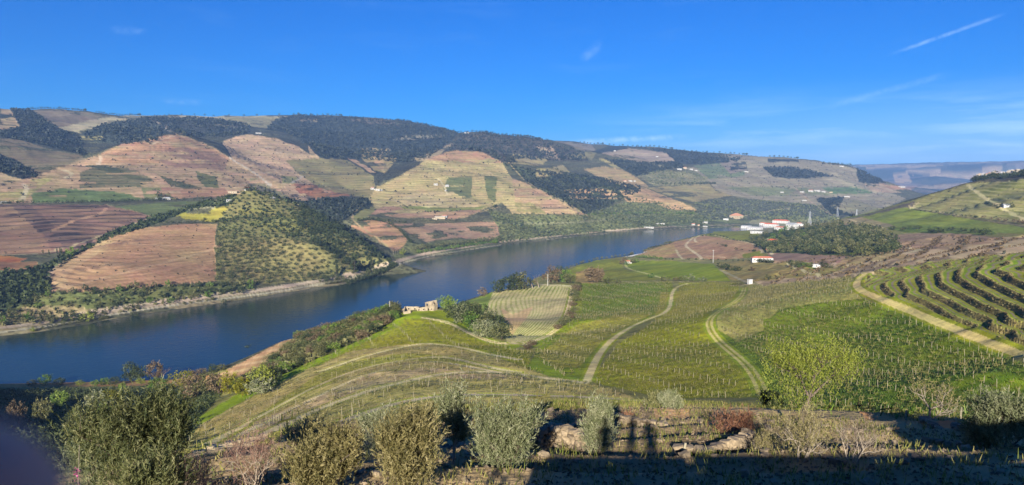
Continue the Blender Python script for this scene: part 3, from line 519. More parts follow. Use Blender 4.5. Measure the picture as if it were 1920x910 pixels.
way('way_f', [(794,596),(838,602),(882,627),(926,644),(964,646),(1008,639),(1043,622),(1066,589),(1073,540)], 3, (232,210,156), (176,166,88), (142,156,52))
way('way_g', [(380,838),(480,786),(580,728),(680,688),(750,677),(809,668),(852,671),(911,688),(972,699)], 2.6, (222,200,144), None, (156,158,66)); way('way_h', [(600,697),(680,668),(750,652),(779,646),(809,644),(867,651),(911,664),(972,674)], 2.4, (230,208,152), None, (156,158,66))
way('way_i', [(400,862),(500,812),(600,764),(700,730),(750,718),(809,704),(867,697),(926,697),(984,703),(1043,712),(1098,718)], 2.8, (222,198,150), None, (160,156,74)); way('way_i2', [(450,816),(560,760),(680,702),(750,686),(809,675),(867,685),(926,697)], 1.8, (214,192,146)); way('way_i3', [(640,790),(760,748),(880,738),(1000,742),(1100,744),(1200,752)], 2.2, (206,180,150), None, (148,160,50)); way('sand', [(1180,481),(1192,478),(1207,473)], 9, (236,232,220))
way('way_j', [(1350,506),(1395,528),(1410,532)], 3, (172,160,118)); way('way_k', [(960,538),(1000,533),(1040,534),(1075,537)], 3.5, (206,196,150))
way('way_l', [(1180,487),(1170,497),(1180,506),(1210,512),(1250,524)], 3, (190,186,110)); way('way_m', [(1478,492),(1500,506),(1540,514)], 3.5, (206,190,140))
way('way_n', [(1815,346),(1835,362),(1870,385),(1920,410)], 4.5, (198,184,134)); way('way_o', [(1720,380),(1710,388)], 4, (200,184,140)); way('way_p', [(1620,425),(1650,440),(1670,455),(1695,464),(1720,468)], 4, (214,190,148))
way('way_q', [(1460,440),(1430,450),(1440,466),(1448,478)], 4, (206,190,150)); way('way_r', [(1340,442),(1390,452),(1425,460),(1430,474)], 3.5, (206,180,140)); way('way_s', [(1300,445),(1286,458),(1284,462),(1310,478),(1316,486)], 4.5, (222,196,154)); way('way_t', [(1312,442),(1300,448),(1305,454)], 4, (222,196,154))
way('way_u', [(1268,468),(1270,476),(1280,486)], 3.4, (214,190,146)); way('way_v', [(1310,478),(1340,482),(1380,484)], 2.6, (210,180,140)); way('way_w', [(1380,487),(1430,482)], 3, (200,186,140))
way('way_x', [(1705,386),(1750,396),(1800,402)], 3, (176,164,120)); way('way_y', [(1590,412),(1650,424),(1660,430)], 3.5, (190,170,128)); way('way_z', [(1640,488),(1690,476),(1720,468)], 3.5, (206,186,146))
# the railway and road along the far bank
KA = 0.5; FAR_SIDE = True
rail = [(-60,622),(0,615),(100,603),(160,590),(210,582),(317,566),(411,553),(480,546),(560,533),(620,523),(690,508),(733,493),(760,486),(796,475),(870,464),(941,453),(1000,448),(1050,442),(1131,434),(1210,427),(1290,424),(1371,422),(1400,420)]
way('bank_way', rail, 7, (204,180,158)); way('shore', [(u, v + 8 - max(0, u - 400) * .0045) for u, v in rail[1:]], 3, (196,186,160))
way('far_a', [(280,222),(300,232),(316,246)], 8, (206,190,168)); way('far_b', [(345,256),(330,252),(300,262),(285,270)], 5, (206,178,150)); way('far_c', [(188,292),(190,300),(184,306)], 5, (214,186,160)); way('far_d', [(118,318),(140,324),(125,332)], 6, (206,186,152)); way('far_e', [(45,345),(52,352),(42,372)], 7, (214,196,160))
way('far_f', [(430,295),(470,318),(490,332),(505,345)], 6, (206,190,170)); way('far_g', [(545,342),(560,336),(566,330)], 5, (206,190,170)); way('far_h', [(480,270),(540,285),(520,285)], 4, (214,186,160)); way('far_i', [(290,405),(340,395),(400,388)], 4, (170,166,130)); way('far_j', [(0,477),(60,478),(140,460),(180,443),(230,428),(290,405)], 4, (196,176,140))
way('far_k', [(92,545),(180,524),(300,494),(400,468),(408,462)], 3, (206,164,134)); way('far_l', [(215,455),(300,460),(380,462),(408,462)], 3, (204,162,132)); way('far_m', [(150,470),(100,500),(88,520),(92,545)], 4, (206,176,146)); way('far_n', [(405,412),(480,412),(560,416),(605,418)], 4, (176,160,110))
way('far_o', [(690,374),(672,392),(650,410),(700,440),(735,470)], 3.5, (184,160,120)); way('far_p', [(822,335),(835,350),(838,362)], 5, (220,204,160)); way('far_q', [(850,412),(900,398),(935,388)], 4, (184,160,120)); way('far_r', [(940,418),(1000,420),(1090,418),(1200,404),(1280,398)], 5, (150,150,112)); way('far_s', [(100,430),(120,422),(140,410),(190,402),(200,388)], 5, (196,150,124))
way('far_t', [(1200,304),(1270,316),(1330,330),(1400,342),(1500,352)], 5, (170,160,128)); way('far_u', [(1490,352),(1520,380),(1560,404)], 6, (190,164,138)); way('far_v', [(1500,350),(1600,346),(1640,362)], 5, (186,172,142)); way('far_w', [(950,300),(985,345),(1060,378),(1100,404)], 4, (190,166,128)); way('far_x', [(1380,410),(1400,404),(1460,392),(1480,392)], 6, (206,190,150)); way('far_y', [(1200,300),(1330,345),(1310,378)], 5, (160,150,112))
KA = 0.66; FAR_SIDE = False
# ---- real steps: terraces of the right hand spur and the hills behind it
def step(mask, h, sharp=.35, col=None, wr=.55, warp=0):
    zz = Z + (fbm(GX, GY, 25, 2, 71) * warp if warp else 0); q = zz / h; f = q - np.floor(q)
    g = np.clip((f - (1 - sharp)) / sharp, 0, 1); g = g * g * (3 - 2 * g)
    Z[mask] = (Z + ((np.floor(q) + g) - q) * h * .9)[mask]
    return f
mt = ZN['terraces'] & ~strip(TRK['way_c'], 5.5)
f = step(mt, 1.75, .30)
ris = mt & (f > .74); COLR[ris] = C(146, 130, 84); PAR[ris] = (0, .4, 0)
edge = mt & (f > .66) & (f < .74); COLR[edge] = C(166, 148, 96)
low = mt & (f > .30) & (f < .42); COLR[low] = C(150, 132, 112); g_ = mt & (f < .12); COLR[g_] = C(186, 178, 92); g_ = mt & (f > .12) & (f < .3); COLR[g_] = C(136, 156, 44)
ZN['risers'] = ris; TF = f.copy()
mp = ZN['purple']; f = step(mp, 4.0, .4); ZN['purple_ris'] = mp & (f > .6)
for nm, h in (('right_hill', 4.4), ('spur_e', 5.5), ('spur_c', 5.5), ('furrows', 4.2), ('brown_hill', 2.2), ('spur_d', 5.5)):
    step(ZN[nm], h, .45)
near_steps = (R > 13) & (R < 43) & (abs(TH) < 1.0)
q_ = (Z + fbm(GX, GY, 9, 2, 91) * .35) / .95; f = q_ - np.floor(q_); g = np.clip(f / .14, 0, 1); g = g * g * (3 - 2 * g); edge_w = sm(R, 13, 17) * (1 - sm(R, 40, 43))
Z = np.where(near_steps, Z + ((np.floor(q_) + g) - q_ - .45) * .95 * .92 * edge_w + .12 * edge_w, Z)
# ---------------------------------------------------------------- helpers for things
def nodes(name):
    m = bpy.data.materials.new(name); m.use_nodes = True; nt = m.node_tree; nt.nodes.clear()
    out = nt.nodes.new('ShaderNodeOutputMaterial'); b = nt.nodes.new('ShaderNodeBsdfPrincipled'); nt.links.new(b.outputs[0], out.inputs[0])
    return m, nt, nt.nodes, nt.links, b
def mesh_obj(name, verts, faces, mat, parent=None, smooth=False, kind=None):
    me = bpy.data.meshes.new(name); me.from_pydata([tuple(v) for v in verts], [], faces)
    if smooth: me.polygons.foreach_set('use_smooth', [True] * len(me.polygons))
    o = bpy.data.objects.new(name, me); COL.objects.link(o)
    for x in (mat if isinstance(mat, (list, tuple)) else [mat]): me.materials.append(x)
    if parent: o.parent = parent
    if kind: o['kind'] = kind
    return o
def np_mesh(name, V, Fq, mat, mats=None, smooth=False):
    """V (n,3), Fq (m,k)"""
    me = bpy.data.meshes.new(name); V = np.asarray(V, np.float32); Fq = np.asarray(Fq, np.int32); k = Fq.shape[1]
    me.vertices.add(len(V)); me.vertices.foreach_set('co', V.ravel()); me.loops.add(Fq.size); me.loops.foreach_set('vertex_index', Fq.ravel())
    me.polygons.add(len(Fq)); me.polygons.foreach_set('loop_start', np.arange(0, Fq.size, k, dtype=np.int32)); me.polygons.foreach_set('loop_total', np.full(len(Fq), k, np.int32))
    me.polygons.foreach_set('use_smooth', np.full(len(Fq), smooth, bool))
    me.materials.append(mat); me.update(calc_edges=True); return me
def link(me, name, parent=None, loc=None, kind=None):
    o = bpy.data.objects.new(name, me); COL.objects.link(o)
    if parent: o.parent = parent
    if loc is not None: o.location = tuple(loc)
    if kind: o['kind'] = kind
    return o
def tag(o, label=None, cat=None, group=None, kind=None):
    for k, v in (('label', label), ('category', cat), ('group', group), ('kind', kind)):
        if v: o[k] = v
    return o
# ---------------------------------------------------------------- ground mesh
def ground_mat():
    m, nt, N, L, b = nodes('ground'); b.inputs['Roughness'].default_value = 0.95; b.inputs['Specular IOR Level'].default_value = 0.15
    def attr(n): a = N.new('ShaderNodeAttribute'); a.attribute_name = n; return a
    c1, c2, par, s = attr('col'), attr('col_row'), attr('par'), attr('rows')
    sp = N.new('ShaderNodeSeparateColor'); L.new(par.outputs['Color'], sp.inputs[0])
    geo = N.new('ShaderNodeNewGeometry')
    def M(op, a, b_=None, c=None):
        x = N.new('ShaderNodeMath'); x.operation = op
        for i, q in enumerate((a, b_, c)):
            if q is None: continue
            if isinstance(q, (int, float)): x.inputs[i].default_value = q
            else: L.new(q, x.inputs[i])
        return x.outputs[0]
    def noise(sc, det=4, rough=.6, stretch=None):
        n = N.new('ShaderNodeTexNoise'); n.inputs['Scale'].default_value = sc; n.inputs['Detail'].default_value = det; n.inputs['Roughness'].default_value = rough
        if stretch:
            mp = N.new('ShaderNodeMapping'); mp.inputs['Scale'].default_value = stretch; L.new(geo.outputs['Position'], mp.inputs[0]); L.new(mp.outputs[0], n.inputs['Vector'])
        else: L.new(geo.outputs['Position'], n.inputs['Vector'])
        return n.outputs['Fac']
    def rng(v, a, b_, c=0, d=1):
        r = N.new('ShaderNodeMapRange'); r.clamp = True; L.new(v, r.inputs['Value'])
        for k, x in zip(('From Min', 'From Max', 'To Min', 'To Max'), (a, b_, c, d)): r.inputs[k].default_value = x
        return r.outputs[0]
    # rows
    st = M('SINE', M('MULTIPLY', M('ADD', s.outputs['Fac'], M('MULTIPLY', noise(.03, 3), .5)), 2 * math.pi)); st = rng(st, -.1, .55)
    st = M('MULTIPLY', st, rng(noise(.02, 4, .7), .38, .6, .35, 1.0)); st = M('MULTIPLY', st, sp.outputs[0])
    mx = N.new('ShaderNodeMix'); mx.data_type = 'RGBA'; L.new(st, mx.inputs['Factor']); L.new(c1.outputs['Color'], mx.inputs['A']); L.new(c2.outputs['Color'], mx.inputs['B'])
    # large and small tonal variety
    v = M('ADD', M('MULTIPLY', noise(.012, 6, .65), 1.1), M('MULTIPLY', noise(.25, 5, .7), .9)); v = M('ADD', v, M('MULTIPLY', noise(2.5, 4, .7), .5)); v = rng(v, .75, 1.75, .62, 1.38)
    # streaks that follow the levels of the slope: worn terrace lips, tracks, bands of different soil
    sk = M('ADD', M('MULTIPLY', noise(1, 5, .7, (.012, .012, .30)), 1.0), M('MULTIPLY', noise(1, 4, .75, (.03, .03, 1.1)), 1.0)); v = M('MULTIPLY', v, rng(sk, .70, 1.30, .60, 1.42))
    # scrub: dark shrubs on paler ground
    vo = N.new('ShaderNodeTexVoronoi'); vo.inputs['Scale'].default_value = .16; L.new(geo.outputs['Position'], vo.inputs['Vector'])
    vo2 = N.new('ShaderNodeTexVoronoi'); vo2.inputs['Scale'].default_value = .055; L.new(geo.outputs['Position'], vo2.inputs['Vector'])
    sh = M('MINIMUM', rng(vo.outputs['Distance'], .25, .6, .35, 1.15), rng(vo2.outputs['Distance'], .15, .6, .62, 1.15))
    sh = M('MULTIPLY', sh, rng(noise(.03, 5, .7), .35, .65, .8, 1.25))
    scr = M('ADD', M('MULTIPLY', sp.outputs[1], M('SUBTRACT', sh, 1)), 1)
    v = M('MULTIPLY', v, scr)
    hs = N.new('ShaderNodeHueSaturation'); L.new(mx.outputs['Result'], hs.inputs['Color']); L.new(v, hs.inputs['Value']); L.new(rng(noise(.02, 6, .7), .3, .7, .478, .526), hs.inputs['Hue'])
    L.new(hs.outputs[0], b.inputs['Base Color'])
    bp = N.new('ShaderNodeBump'); bp.inputs['Strength'].default_value = .6; bp.inputs['Distance'].default_value = 1.0
    hgt = M('ADD', M('MULTIPLY', noise(.5, 4, .7), .5), M('MULTIPLY', M('MULTIPLY', sh, sp.outputs[1]), -1.6)); hgt = M('ADD', hgt, M('MULTIPLY', noise(6, 4, .7), .06))
    L.new(hgt, bp.inputs['Height']); L.new(bp.outputs[0], b.inputs['Normal'])
    return m
def build_ground(NF=650):
    # rows of the mesh are spread along each direction where the land rises towards the viewpoint, so slopes are finely meshed
    e = Z / R; mx = np.maximum.accumulate(e, 0); de = np.clip(np.diff(mx, axis=0, prepend=mx[:1]), 0, None); de[:20] = 0
    wgt = np.minimum(de, 4e-3) * 900; base = np.diff(lrc, append=lrc[-1] + .001)[:, None] * 26 + .05
    k = np.ones(9) / 9
    for ax in (0, 1): wgt = np.apply_along_axis(lambda v: np.convolve(np.pad(v, 4, mode='edge'), k, 'valid'), ax, wgt)
    cdf = np.cumsum(wgt + base, 0); cdf = (cdf - cdf[:1]) / (cdf[-1:] - cdf[:1]); nc = NC - 1
    t = np.linspace(0, 1, NF); RI = np.stack([np.interp(t, cdf[:, j], np.arange(NR)) for j in range(nc)], 1)
    i = np.clip(RI.astype(int), 0, NR - 2); f = (RI - i).astype(np.float32); J = np.arange(nc)[None, :]
    def S(A):
        ff = f[..., None] if A.ndim == 3 else f
        return A[i, J] * (1 - ff) + A[i + 1, J] * ff
    r = np.exp(S(np.broadcast_to(lrc[:, None], (NR, NC)))); th = thc[None, :nc]
    V = np.stack([r * np.sin(th), r * np.cos(th), S(Z)], -1).astype(np.float32)
    idx = np.arange(NF * nc).reshape(NF, nc); nx = np.roll(idx, -1, 1)
    q = np.stack([idx[:-1], nx[:-1], nx[1:], idx[1:]], -1).reshape(-1, 4)[:, ::-1].astype(np.int32)
    Vf = V.reshape(-1, 3)
    me = np_mesh('ground', Vf, q, ground_mat(), smooth=True)
    for nm, arr in (('col', COLR), ('col_row', COL2), ('par', PAR)):
        a = me.attributes.new(nm, 'FLOAT_COLOR', 'POINT'); d = np.ones((len(Vf), 4), np.float32); d[:, :3] = S(arr).reshape(-1, 3); a.data.foreach_set('color', d.ravel())
    a = me.attributes.new('rows', 'FLOAT', 'POINT'); a.data.foreach_set('value', S(SS).ravel().astype(np.float32))
    link(me, 'ground', kind='structure')
build_ground()
def water():
    m, nt, N, L, b = nodes('river_water'); b.inputs['Base Color'].default_value = (.008, .022, .019, 1); b.inputs['Roughness'].default_value = .06; b.inputs['IOR'].default_value = 1.33; b.inputs['Specular Tint'].default_value = (.9, .93, .78, 1); b.inputs['Specular IOR Level'].default_value = .22
    n = N.new('ShaderNodeTexNoise'); n.inputs['Scale'].default_value = .22; n.inputs['Detail'].default_value = 5; n.inputs['Roughness'].default_value = .6
    g = N.new('ShaderNodeNewGeometry'); L.new(g.outputs['Position'], n.inputs['Vector']); bp = N.new('ShaderNodeBump'); bp.inputs['Strength'].default_value = .5; bp.inputs['Distance'].default_value = .4
    L.new(n.outputs['Fac'], bp.inputs['Height']); L.new(bp.outputs[0], b.inputs['Normal'])
    # one sheet along the valley only
    V = []; xs = np.linspace(-2500, 1600, 60); ys = np.linspace(250, 2600, 40)
    V = [(x, y, H) for y in ys for x in xs]; Fc = [(j * 60 + i, j * 60 + i + 1, (j + 1) * 60 + i + 1, (j + 1) * 60 + i) for j in range(39) for i in range(59)]
    o = mesh_obj('river_water', V, Fc, m, kind='structure')
water()
# ---------------------------------------------------------------- plants
def leaf_mat(name, cols, rough=.6, trans=.3):
    m, nt, N, L, b = nodes(name); b.inputs['Roughness'].default_value = rough; b.inputs['Specular IOR Level'].default_value = .25
    a = N.new('ShaderNodeAttribute'); a.attribute_name = 'tint'; oi = N.new('ShaderNodeObjectInfo')
    g = N.new('ShaderNodeNewGeometry'); n = N.new('ShaderNodeTexNoise'); n.inputs['Scale'].default_value = .12; L.new(g.outputs['Position'], n.inputs['Vector'])
    ad = N.new('ShaderNodeMath'); ad.operation = 'MULTIPLY_ADD'; L.new(oi.outputs['Random'], ad.inputs[0]); ad.inputs[1].default_value = .35; L.new(a.outputs['Fac'], ad.inputs[2])
    ad2 = N.new('ShaderNodeMath'); ad2.operation = 'MULTIPLY_ADD'; L.new(n.outputs['Fac'], ad2.inputs[0]); ad2.inputs[1].default_value = .5; L.new(ad.outputs[0], ad2.inputs[2])
    mr = N.new('ShaderNodeMapRange'); mr.inputs['From Min'].default_value = .25; mr.inputs['From Max'].default_value = 1.45; L.new(ad2.outputs[0], mr.inputs['Value'])
    r = N.new('ShaderNodeValToRGB'); L.new(mr.outputs[0], r.inputs[0]); el = r.color_ramp.elements
    el[0].color = (*srgb(*cols[0], KA), 1); el[1].color = (*srgb(*cols[-1], KA), 1)
    for i, c in enumerate(cols[1:-1]): e = el.new((i + 1) / (len(cols) - 1)); e.color = (*srgb(*c, KA), 1)
    L.new(r.outputs[0], b.inputs['Base Color'])
    if trans:
        t = N.new('ShaderNodeBsdfTranslucent'); L.new(r.outputs[0], t.inputs[0]); mx = N.new('ShaderNodeMixShader'); mx.inputs[0].default_value = trans
        out = [x for x in N if x.type == 'OUTPUT_MATERIAL'][0]; L.new(b.outputs[0], mx.inputs[1]); L.new(t.outputs[0], mx.inputs[2]); L.new(mx.outputs[0], out.inputs[0])
    return m
def bark_mat(name, c, c2=None):
    m, nt, N, L, b = nodes(name); b.inputs['Roughness'].default_value = .9
    g = N.new('ShaderNodeTexCoord'); n = N.new('ShaderNodeTexNoise'); n.inputs['Scale'].default_value = 9; n.inputs['Detail'].default_value = 6; L.new(g.outputs['Object'], n.inputs['Vector'])
    r = N.new('ShaderNodeValToRGB'); L.new(n.outputs['Fac'], r.inputs[0]); r.color_ramp.elements[0].position = .3; r.color_ramp.elements[1].position = .7
    r.color_ramp.elements[0].color = (*srgb(*c, KA), 1); r.color_ramp.elements[1].color = (*srgb(*(c2 or [x * 1.35 for x in c]), KA), 1); L.new(r.outputs[0], b.inputs['Base Color'])
    bp = N.new('ShaderNodeBump'); bp.inputs['Strength'].default_value = .5; bp.inputs['Distance'].default_value = .03; L.new(n.outputs['Fac'], bp.inputs['Height']); L.new(bp.outputs[0], b.inputs['Normal'])
    return m
LM = dict(
    olive=leaf_mat('olive_leaf', [(70,80,46),(112,120,78),(150,154,112),(186,184,146)]),
    olived=leaf_mat('dark_olive_leaf', [(54,64,36),(84,92,52),(126,128,80),(166,160,112)]),
    straw=leaf_mat('yellowing_olive_leaf', [(74,76,44),(120,114,68),(160,148,96),(192,178,130)]),
    dark=leaf_mat('dark_leaf', [(34,44,26),(56,68,38),(82,94,54),(112,118,70)]),
    mid=leaf_mat('scrub_leaf', [(56,60,34),(88,92,52),(118,118,70),(146,140,92)]),
    green=leaf_mat('green_leaf', [(54,84,28),(84,116,40),(120,146,56),(150,166,74)]),
    lime=leaf_mat('spring_leaf', [(88,100,34),(124,136,44),(152,160,60),(182,186,90)]),
    yellow=leaf_mat('yellow_blossom', [(96,98,24),(130,128,30),(158,152,40),(180,172,64)]),
    far=leaf_mat('far_leaf', [(18,26,24),(28,36,32),(40,48,38),(60,64,48)], trans=0),
    olivefar=leaf_mat('far_olive_leaf', [(54,64,40),(78,88,54),(104,110,70),(132,134,92)], trans=0),
    bank=leaf_mat('bank_leaf', [(84,78,50),(122,112,70),(156,142,96),(180,168,120)]),
    brown=leaf_mat('dry_leaf', [(74,62,46),(104,88,64),(134,114,84),(164,142,108)]),
    rust=leaf_mat('rust_leaf', [(100,64,48),(138,92,68),(164,118,88),(186,146,110)]),
    grass=leaf_mat('grass_blade', [(84,98,34),(124,136,52),(166,160,84),(194,180,116)]),
    twig=leaf_mat('bare_twig', [(92,76,62),(128,108,90),(160,140,118),(186,168,144)]),
    twigred=leaf_mat('reddish_twig', [(104,70,62),(142,104,90),(172,136,116),(196,166,140)]),
)
BARK = bark_mat('grey_bark', (96,84,72)); BARKD = bark_mat('dark_bark', (62,52,44)); BARKL = bark_mat('pale_bark', (140,128,112))
def quads_mesh(name, Cn, A, B, mat, tint):
    """quads centred at Cn with half axes A and B"""
    n = len(Cn); V = np.stack([Cn - A - B, Cn + A - B * .3, Cn + A * 1.0 + B * .3, Cn - A + B], 1).reshape(-1, 3)
    me = np_mesh(name, V, np.arange(n * 4).reshape(n, 4), mat); a = me.attributes.new('tint', 'FLOAT', 'POINT'); a.data.foreach_set('value', np.repeat(tint, 4).astype(np.float32)); return me
def rdir(n, rng=None):
    v = (rng or RNG).normal(size=(n, 3)); return v / np.linalg.norm(v, axis=1)[:, None]
def clumps(n, R0, Hh, z0, shape='round', shell=.55, rng=None):
    """clump centres inside a crown of radius R0, height Hh, bottom z0"""
    rng = rng or RNG; d = rdir(n, rng); r = rng.uniform(shell, 1, n) ** .6
    lob = 1 + .28 * np.sin(d[:, 0] * 5 + rng.uniform(0, 6)) * np.cos(d[:, 1] * 4 + rng.uniform(0, 6)) + .12 * rng.normal(size=n)
    p = d * (r * lob)[:, None]; p[:, 0] *= R0; p[:, 1] *= R0; p[:, 2] = (p[:, 2] * .5 + .5) * Hh + z0
    if shape == 'cone': k = 1 - .75 * (p[:, 2] - z0) / Hh; p[:, 0] *= k; p[:, 1] *= k
    if shape == 'vase': k = .45 + .65 * (p[:, 2] - z0) / Hh; p[:, 0] *= k; p[:, 1] *= k
    return p
def crown_mesh(name, mat, R0, Hh, z0, nc, nl, ls, cr, shape='round', seed=0, aspect=.5, shell=.55, up=.0):
    rng = np.random.default_rng(seed); P = clumps(nc, R0, Hh, z0, shape, shell, rng); ct = rng.uniform(0, 1, nc)
    Cn = np.repeat(P, nl, 0) + rng.normal(size=(nc * nl, 3)) * cr; A = rdir(nc * nl, rng); A[:, 2] = A[:, 2] * .7 + up; A /= np.linalg.norm(A, axis=1)[:, None]
    B = np.cross(A, rdir(nc * nl, rng)); B /= np.linalg.norm(B, axis=1)[:, None] + 1e-6; s = ls * rng.uniform(.6, 1.3, nc * nl)[:, None]
    return quads_mesh(name, Cn, A * s, B * s * aspect, mat, np.clip(np.repeat(ct, nl) * .7 + rng.uniform(0, .3, nc * nl), 0, 1))
def tubes(name, paths, mat, sides=5):
    V, Fq = [], []; n0 = 0
    for pts_, r0, r1 in paths:
        P = np.asarray(pts_, float); k = len(P); T = np.gradient(P, axis=0); T /= np.linalg.norm(T, axis=1)[:, None] + 1e-9
        ref = np.where(abs(T[:, 2:3]) > .9, np.array([[1., 0, 0]]), np.array([[0, 0, 1.]])); U = np.cross(T, ref); U /= np.linalg.norm(U, axis=1)[:, None] + 1e-9; W_ = np.cross(T, U)
        a = np.arange(sides) * 2 * math.pi / sides; rr = np.linspace(r0, r1, k)
        V.append((P[:, None] + rr[:, None, None] * (np.cos(a)[None, :, None] * U[:, None] + np.sin(a)[None, :, None] * W_[:, None])).reshape(-1, 3))
        i = np.arange(k - 1)[:, None] * sides; j = np.arange(sides)[None]; jn = (j + 1) % sides
        Fq.append((np.stack([i + j, i + jn, i + sides + jn, i + sides + j], -1).reshape(-1, 4)) + n0); n0 += k * sides
    me = np_mesh(name, np.concatenate(V), np.concatenate(Fq), mat, smooth=True)
    a = me.attributes.new('tint', 'FLOAT', 'POINT'); a.data.foreach_set('value', np.random.default_rng(1).uniform(.2, .9, n0).astype(np.float32)); return me
def grow(p, d, L_, r, depth, rng, out, spread=.6, up=.25, kids=(2, 4), tips=None, seg=5):
    P = [np.array(p, float)]; d = np.array(d, float)
    for i in range(seg):
        d = d + rng.normal(size=3) * .13; d[2] += up * .12; d /= np.linalg.norm(d); P.append(P[-1] + d * L_ / seg)
    out.append((P, r, r * (.55 if depth else .25)))
    if tips is not None and depth <= 1: tips += P[1:]
    if depth > 0:
        for k in range(rng.integers(kids[0], kids[1] + 1)):
            t = rng.uniform(.35, 1); q = P[min(seg, int(t * seg) + 1)]; nd = d + rng.normal(size=3) * spread; nd[2] = abs(nd[2]) * .6 + up * .6; nd /= np.linalg.norm(nd)
            grow(q, nd, L_ * rng.uniform(.55, .8), r * .5, depth - 1, rng, out, spread, up, kids, tips, seg)
def shoots_mesh(name, mat, tips, n, rng, length=.45, leaf=.05, per=16, width=.22, up=.6, spread=.25):
    """leafy upright shoots round the branch tips"""
    T = np.array(tips); c = T[rng.integers(0, len(T), n)] + rng.normal(size=(n, 3)) * spread; d = rdir(n, rng) * .7; d[:, 2] = abs(d[:, 2]) + up; d /= np.linalg.norm(d, axis=1)[:, None]
    tt = rng.uniform(0, 1, (n, per)); L_ = length * rng.uniform(.5, 1.3, n); Cn = (c[:, None] + d[:, None] * (tt * L_[:, None])[..., None]).reshape(-1, 3)
    A = np.repeat(d, per, 0) * .9 + rdir(n * per, rng) * .75; A /= np.linalg.norm(A, axis=1)[:, None]; B = np.cross(A, rdir(n * per, rng)); B /= np.linalg.norm(B, axis=1)[:, None]
    s = leaf * rng.uniform(.6, 1.25, n * per)[:, None]; Cn = Cn + A * s
    return quads_mesh(name, Cn, A * s, B * s * width, mat, np.clip(np.repeat(rng.uniform(0, 1, n), per) * .75 + rng.uniform(0, .3, n * per), 0, 1))
# prototypes of small trees: (crown, trunk) of unit height 1, scaled per instance
def small_tree(i, mat, shape='round', w=.5, nc=26, nl=9, ls=.075, cr=.07, seed=0, z0=.18, tr=.025):
    cm = crown_mesh('crown', mat, w, 1 - z0, z0, nc, nl, ls, cr, shape, seed)
    rng = np.random.default_rng(seed + 50); tp = [((0, 0, -.08), (rng.normal() * .02, rng.normal() * .02, z0 + .1), (rng.normal() * .05, rng.normal() * .05, .6))]
    ps = [(tp[0], tr, tr * .5)]
    for k in range(3): a = rng.uniform(0, 6.28); ps.append((((0, 0, z0 * .8), (math.cos(a) * w * .3, math.sin(a) * w * .3, z0 + .2), (math.cos(a) * w * .6, math.sin(a) * w * .6, .65)), tr * .6, tr * .2))
    return cm, tubes('trunk', ps, BARKD, 4)
P_ROUND = {k: [small_tree(i, LM[k], seed=i * 7 + 3) for i in range(3)] for k in ('olive', 'dark', 'mid', 'green', 'yellow', 'brown', 'olived', 'lime')}
P_MID = {k: [small_tree(i, LM[k], seed=i * 5 + 2, nc=70, nl=14, ls=.042, cr=.055) for i in range(3)] for k in ('olive', 'dark', 'mid', 'green', 'yellow', 'brown', 'olived', 'lime')}
P_CYP = [small_tree(i, LM['dark'], 'cone', w=.16, nc=40, nl=10, ls=.05, cr=.03, seed=i + 90, z0=.04) for i in range(2)]
P_BARE = []
for i in range(3):
    o_ = []; rng = np.random.default_rng(200 + i); grow((0, 0, -.05), (0, 0, 1), .4, .022, 3, rng, o_, .55, .5, (3, 4), seg=3); P_BARE.append((tubes('branches', o_[1:], LM['twig'], 3), tubes('trunk', o_[:1], BARKL, 4)))
def by_kind(k, rest): return {'dark': 'dark green ', 'mid': 'olive brown ', 'green': 'fresh green ', 'olived': 'grey green ', 'brown': 'brownish '}[k] + rest
def tree(name, label, cat, u, v, hpx=None, h=None, w=1.0, proto=None, group=None, base=None, parts=True, sink=.0):
    """a tree standing on the ground seen at picture point (u, v); hpx: height in photo pixels"""
    p = at(u, v) if base is None else np.array(base); d = math.hypot(p[0], p[1])
    if h is None: h = hpx * (p[1] * CP - p[2] * SP) / F * 1.02
    cm, tm = proto[random.randrange(len(proto))]; yaw = random.uniform(0, 6.28); sc = (h * w, h * w, h)
    if parts:
        r = bpy.data.objects.new(name, None); COL.objects.link(r); r.location = (p[0], p[1], p[2] - sink * h); r.rotation_euler = (0, 0, yaw); r.scale = sc; r.empty_display_size = .1
        for me in (cm, tm): o = bpy.data.objects.new(me.name.split('.')[0], me); COL.objects.link(o); o.parent = r
    else:
        r = bpy.data.objects.new(name, cm); COL.objects.link(r); r.location = (p[0], p[1], p[2] - sink * h); r.rotation_euler = (0, 0, yaw); r.scale = sc
    return tag(r, label, cat, group)
VIS = (Z / R) >= np.maximum.accumulate(Z / R, 0) - 2e-4
def scatter(mask, n, rng, near=False, minr=0, power=2.0):
    """random visible ground points of a zone: world xyz"""
    m = mask & VIS & (abs(TH) < 36.5 * D2R) & (R > minr) & (Z > H + .8); I, J = np.nonzero(m)
    if len(I) == 0: return np.zeros((0, 3))
    w = np.exp(lrc[I]) ** power * np.gradient(lrc)[I]; w /= w.sum(); k = rng.choice(len(I), n, p=w)
    jx = rng.uniform(-.5, .5, n); ix = rng.uniform(-.5, .5, n); return to_xyz(np.clip(J[k] + jx, 0, NC - 1.01), np.clip(I[k] + ix, 0, NR - 1.01))
def thin(P, dist):
    keep = []; cell = {}
    for i, p in enumerate(P):
        c = (int(p[0] // dist), int(p[1] // dist)); ok = True
        for a in (-1, 0, 1):
            for b in (-1, 0, 1):
                for q in cell.get((c[0] + a, c[1] + b), ()):
                    if (P[q][0] - p[0]) ** 2 + (P[q][1] - p[1]) ** 2 < dist * dist: ok = False
        if ok: cell.setdefault(c, []).append(i); keep.append(i)
    return P[keep]
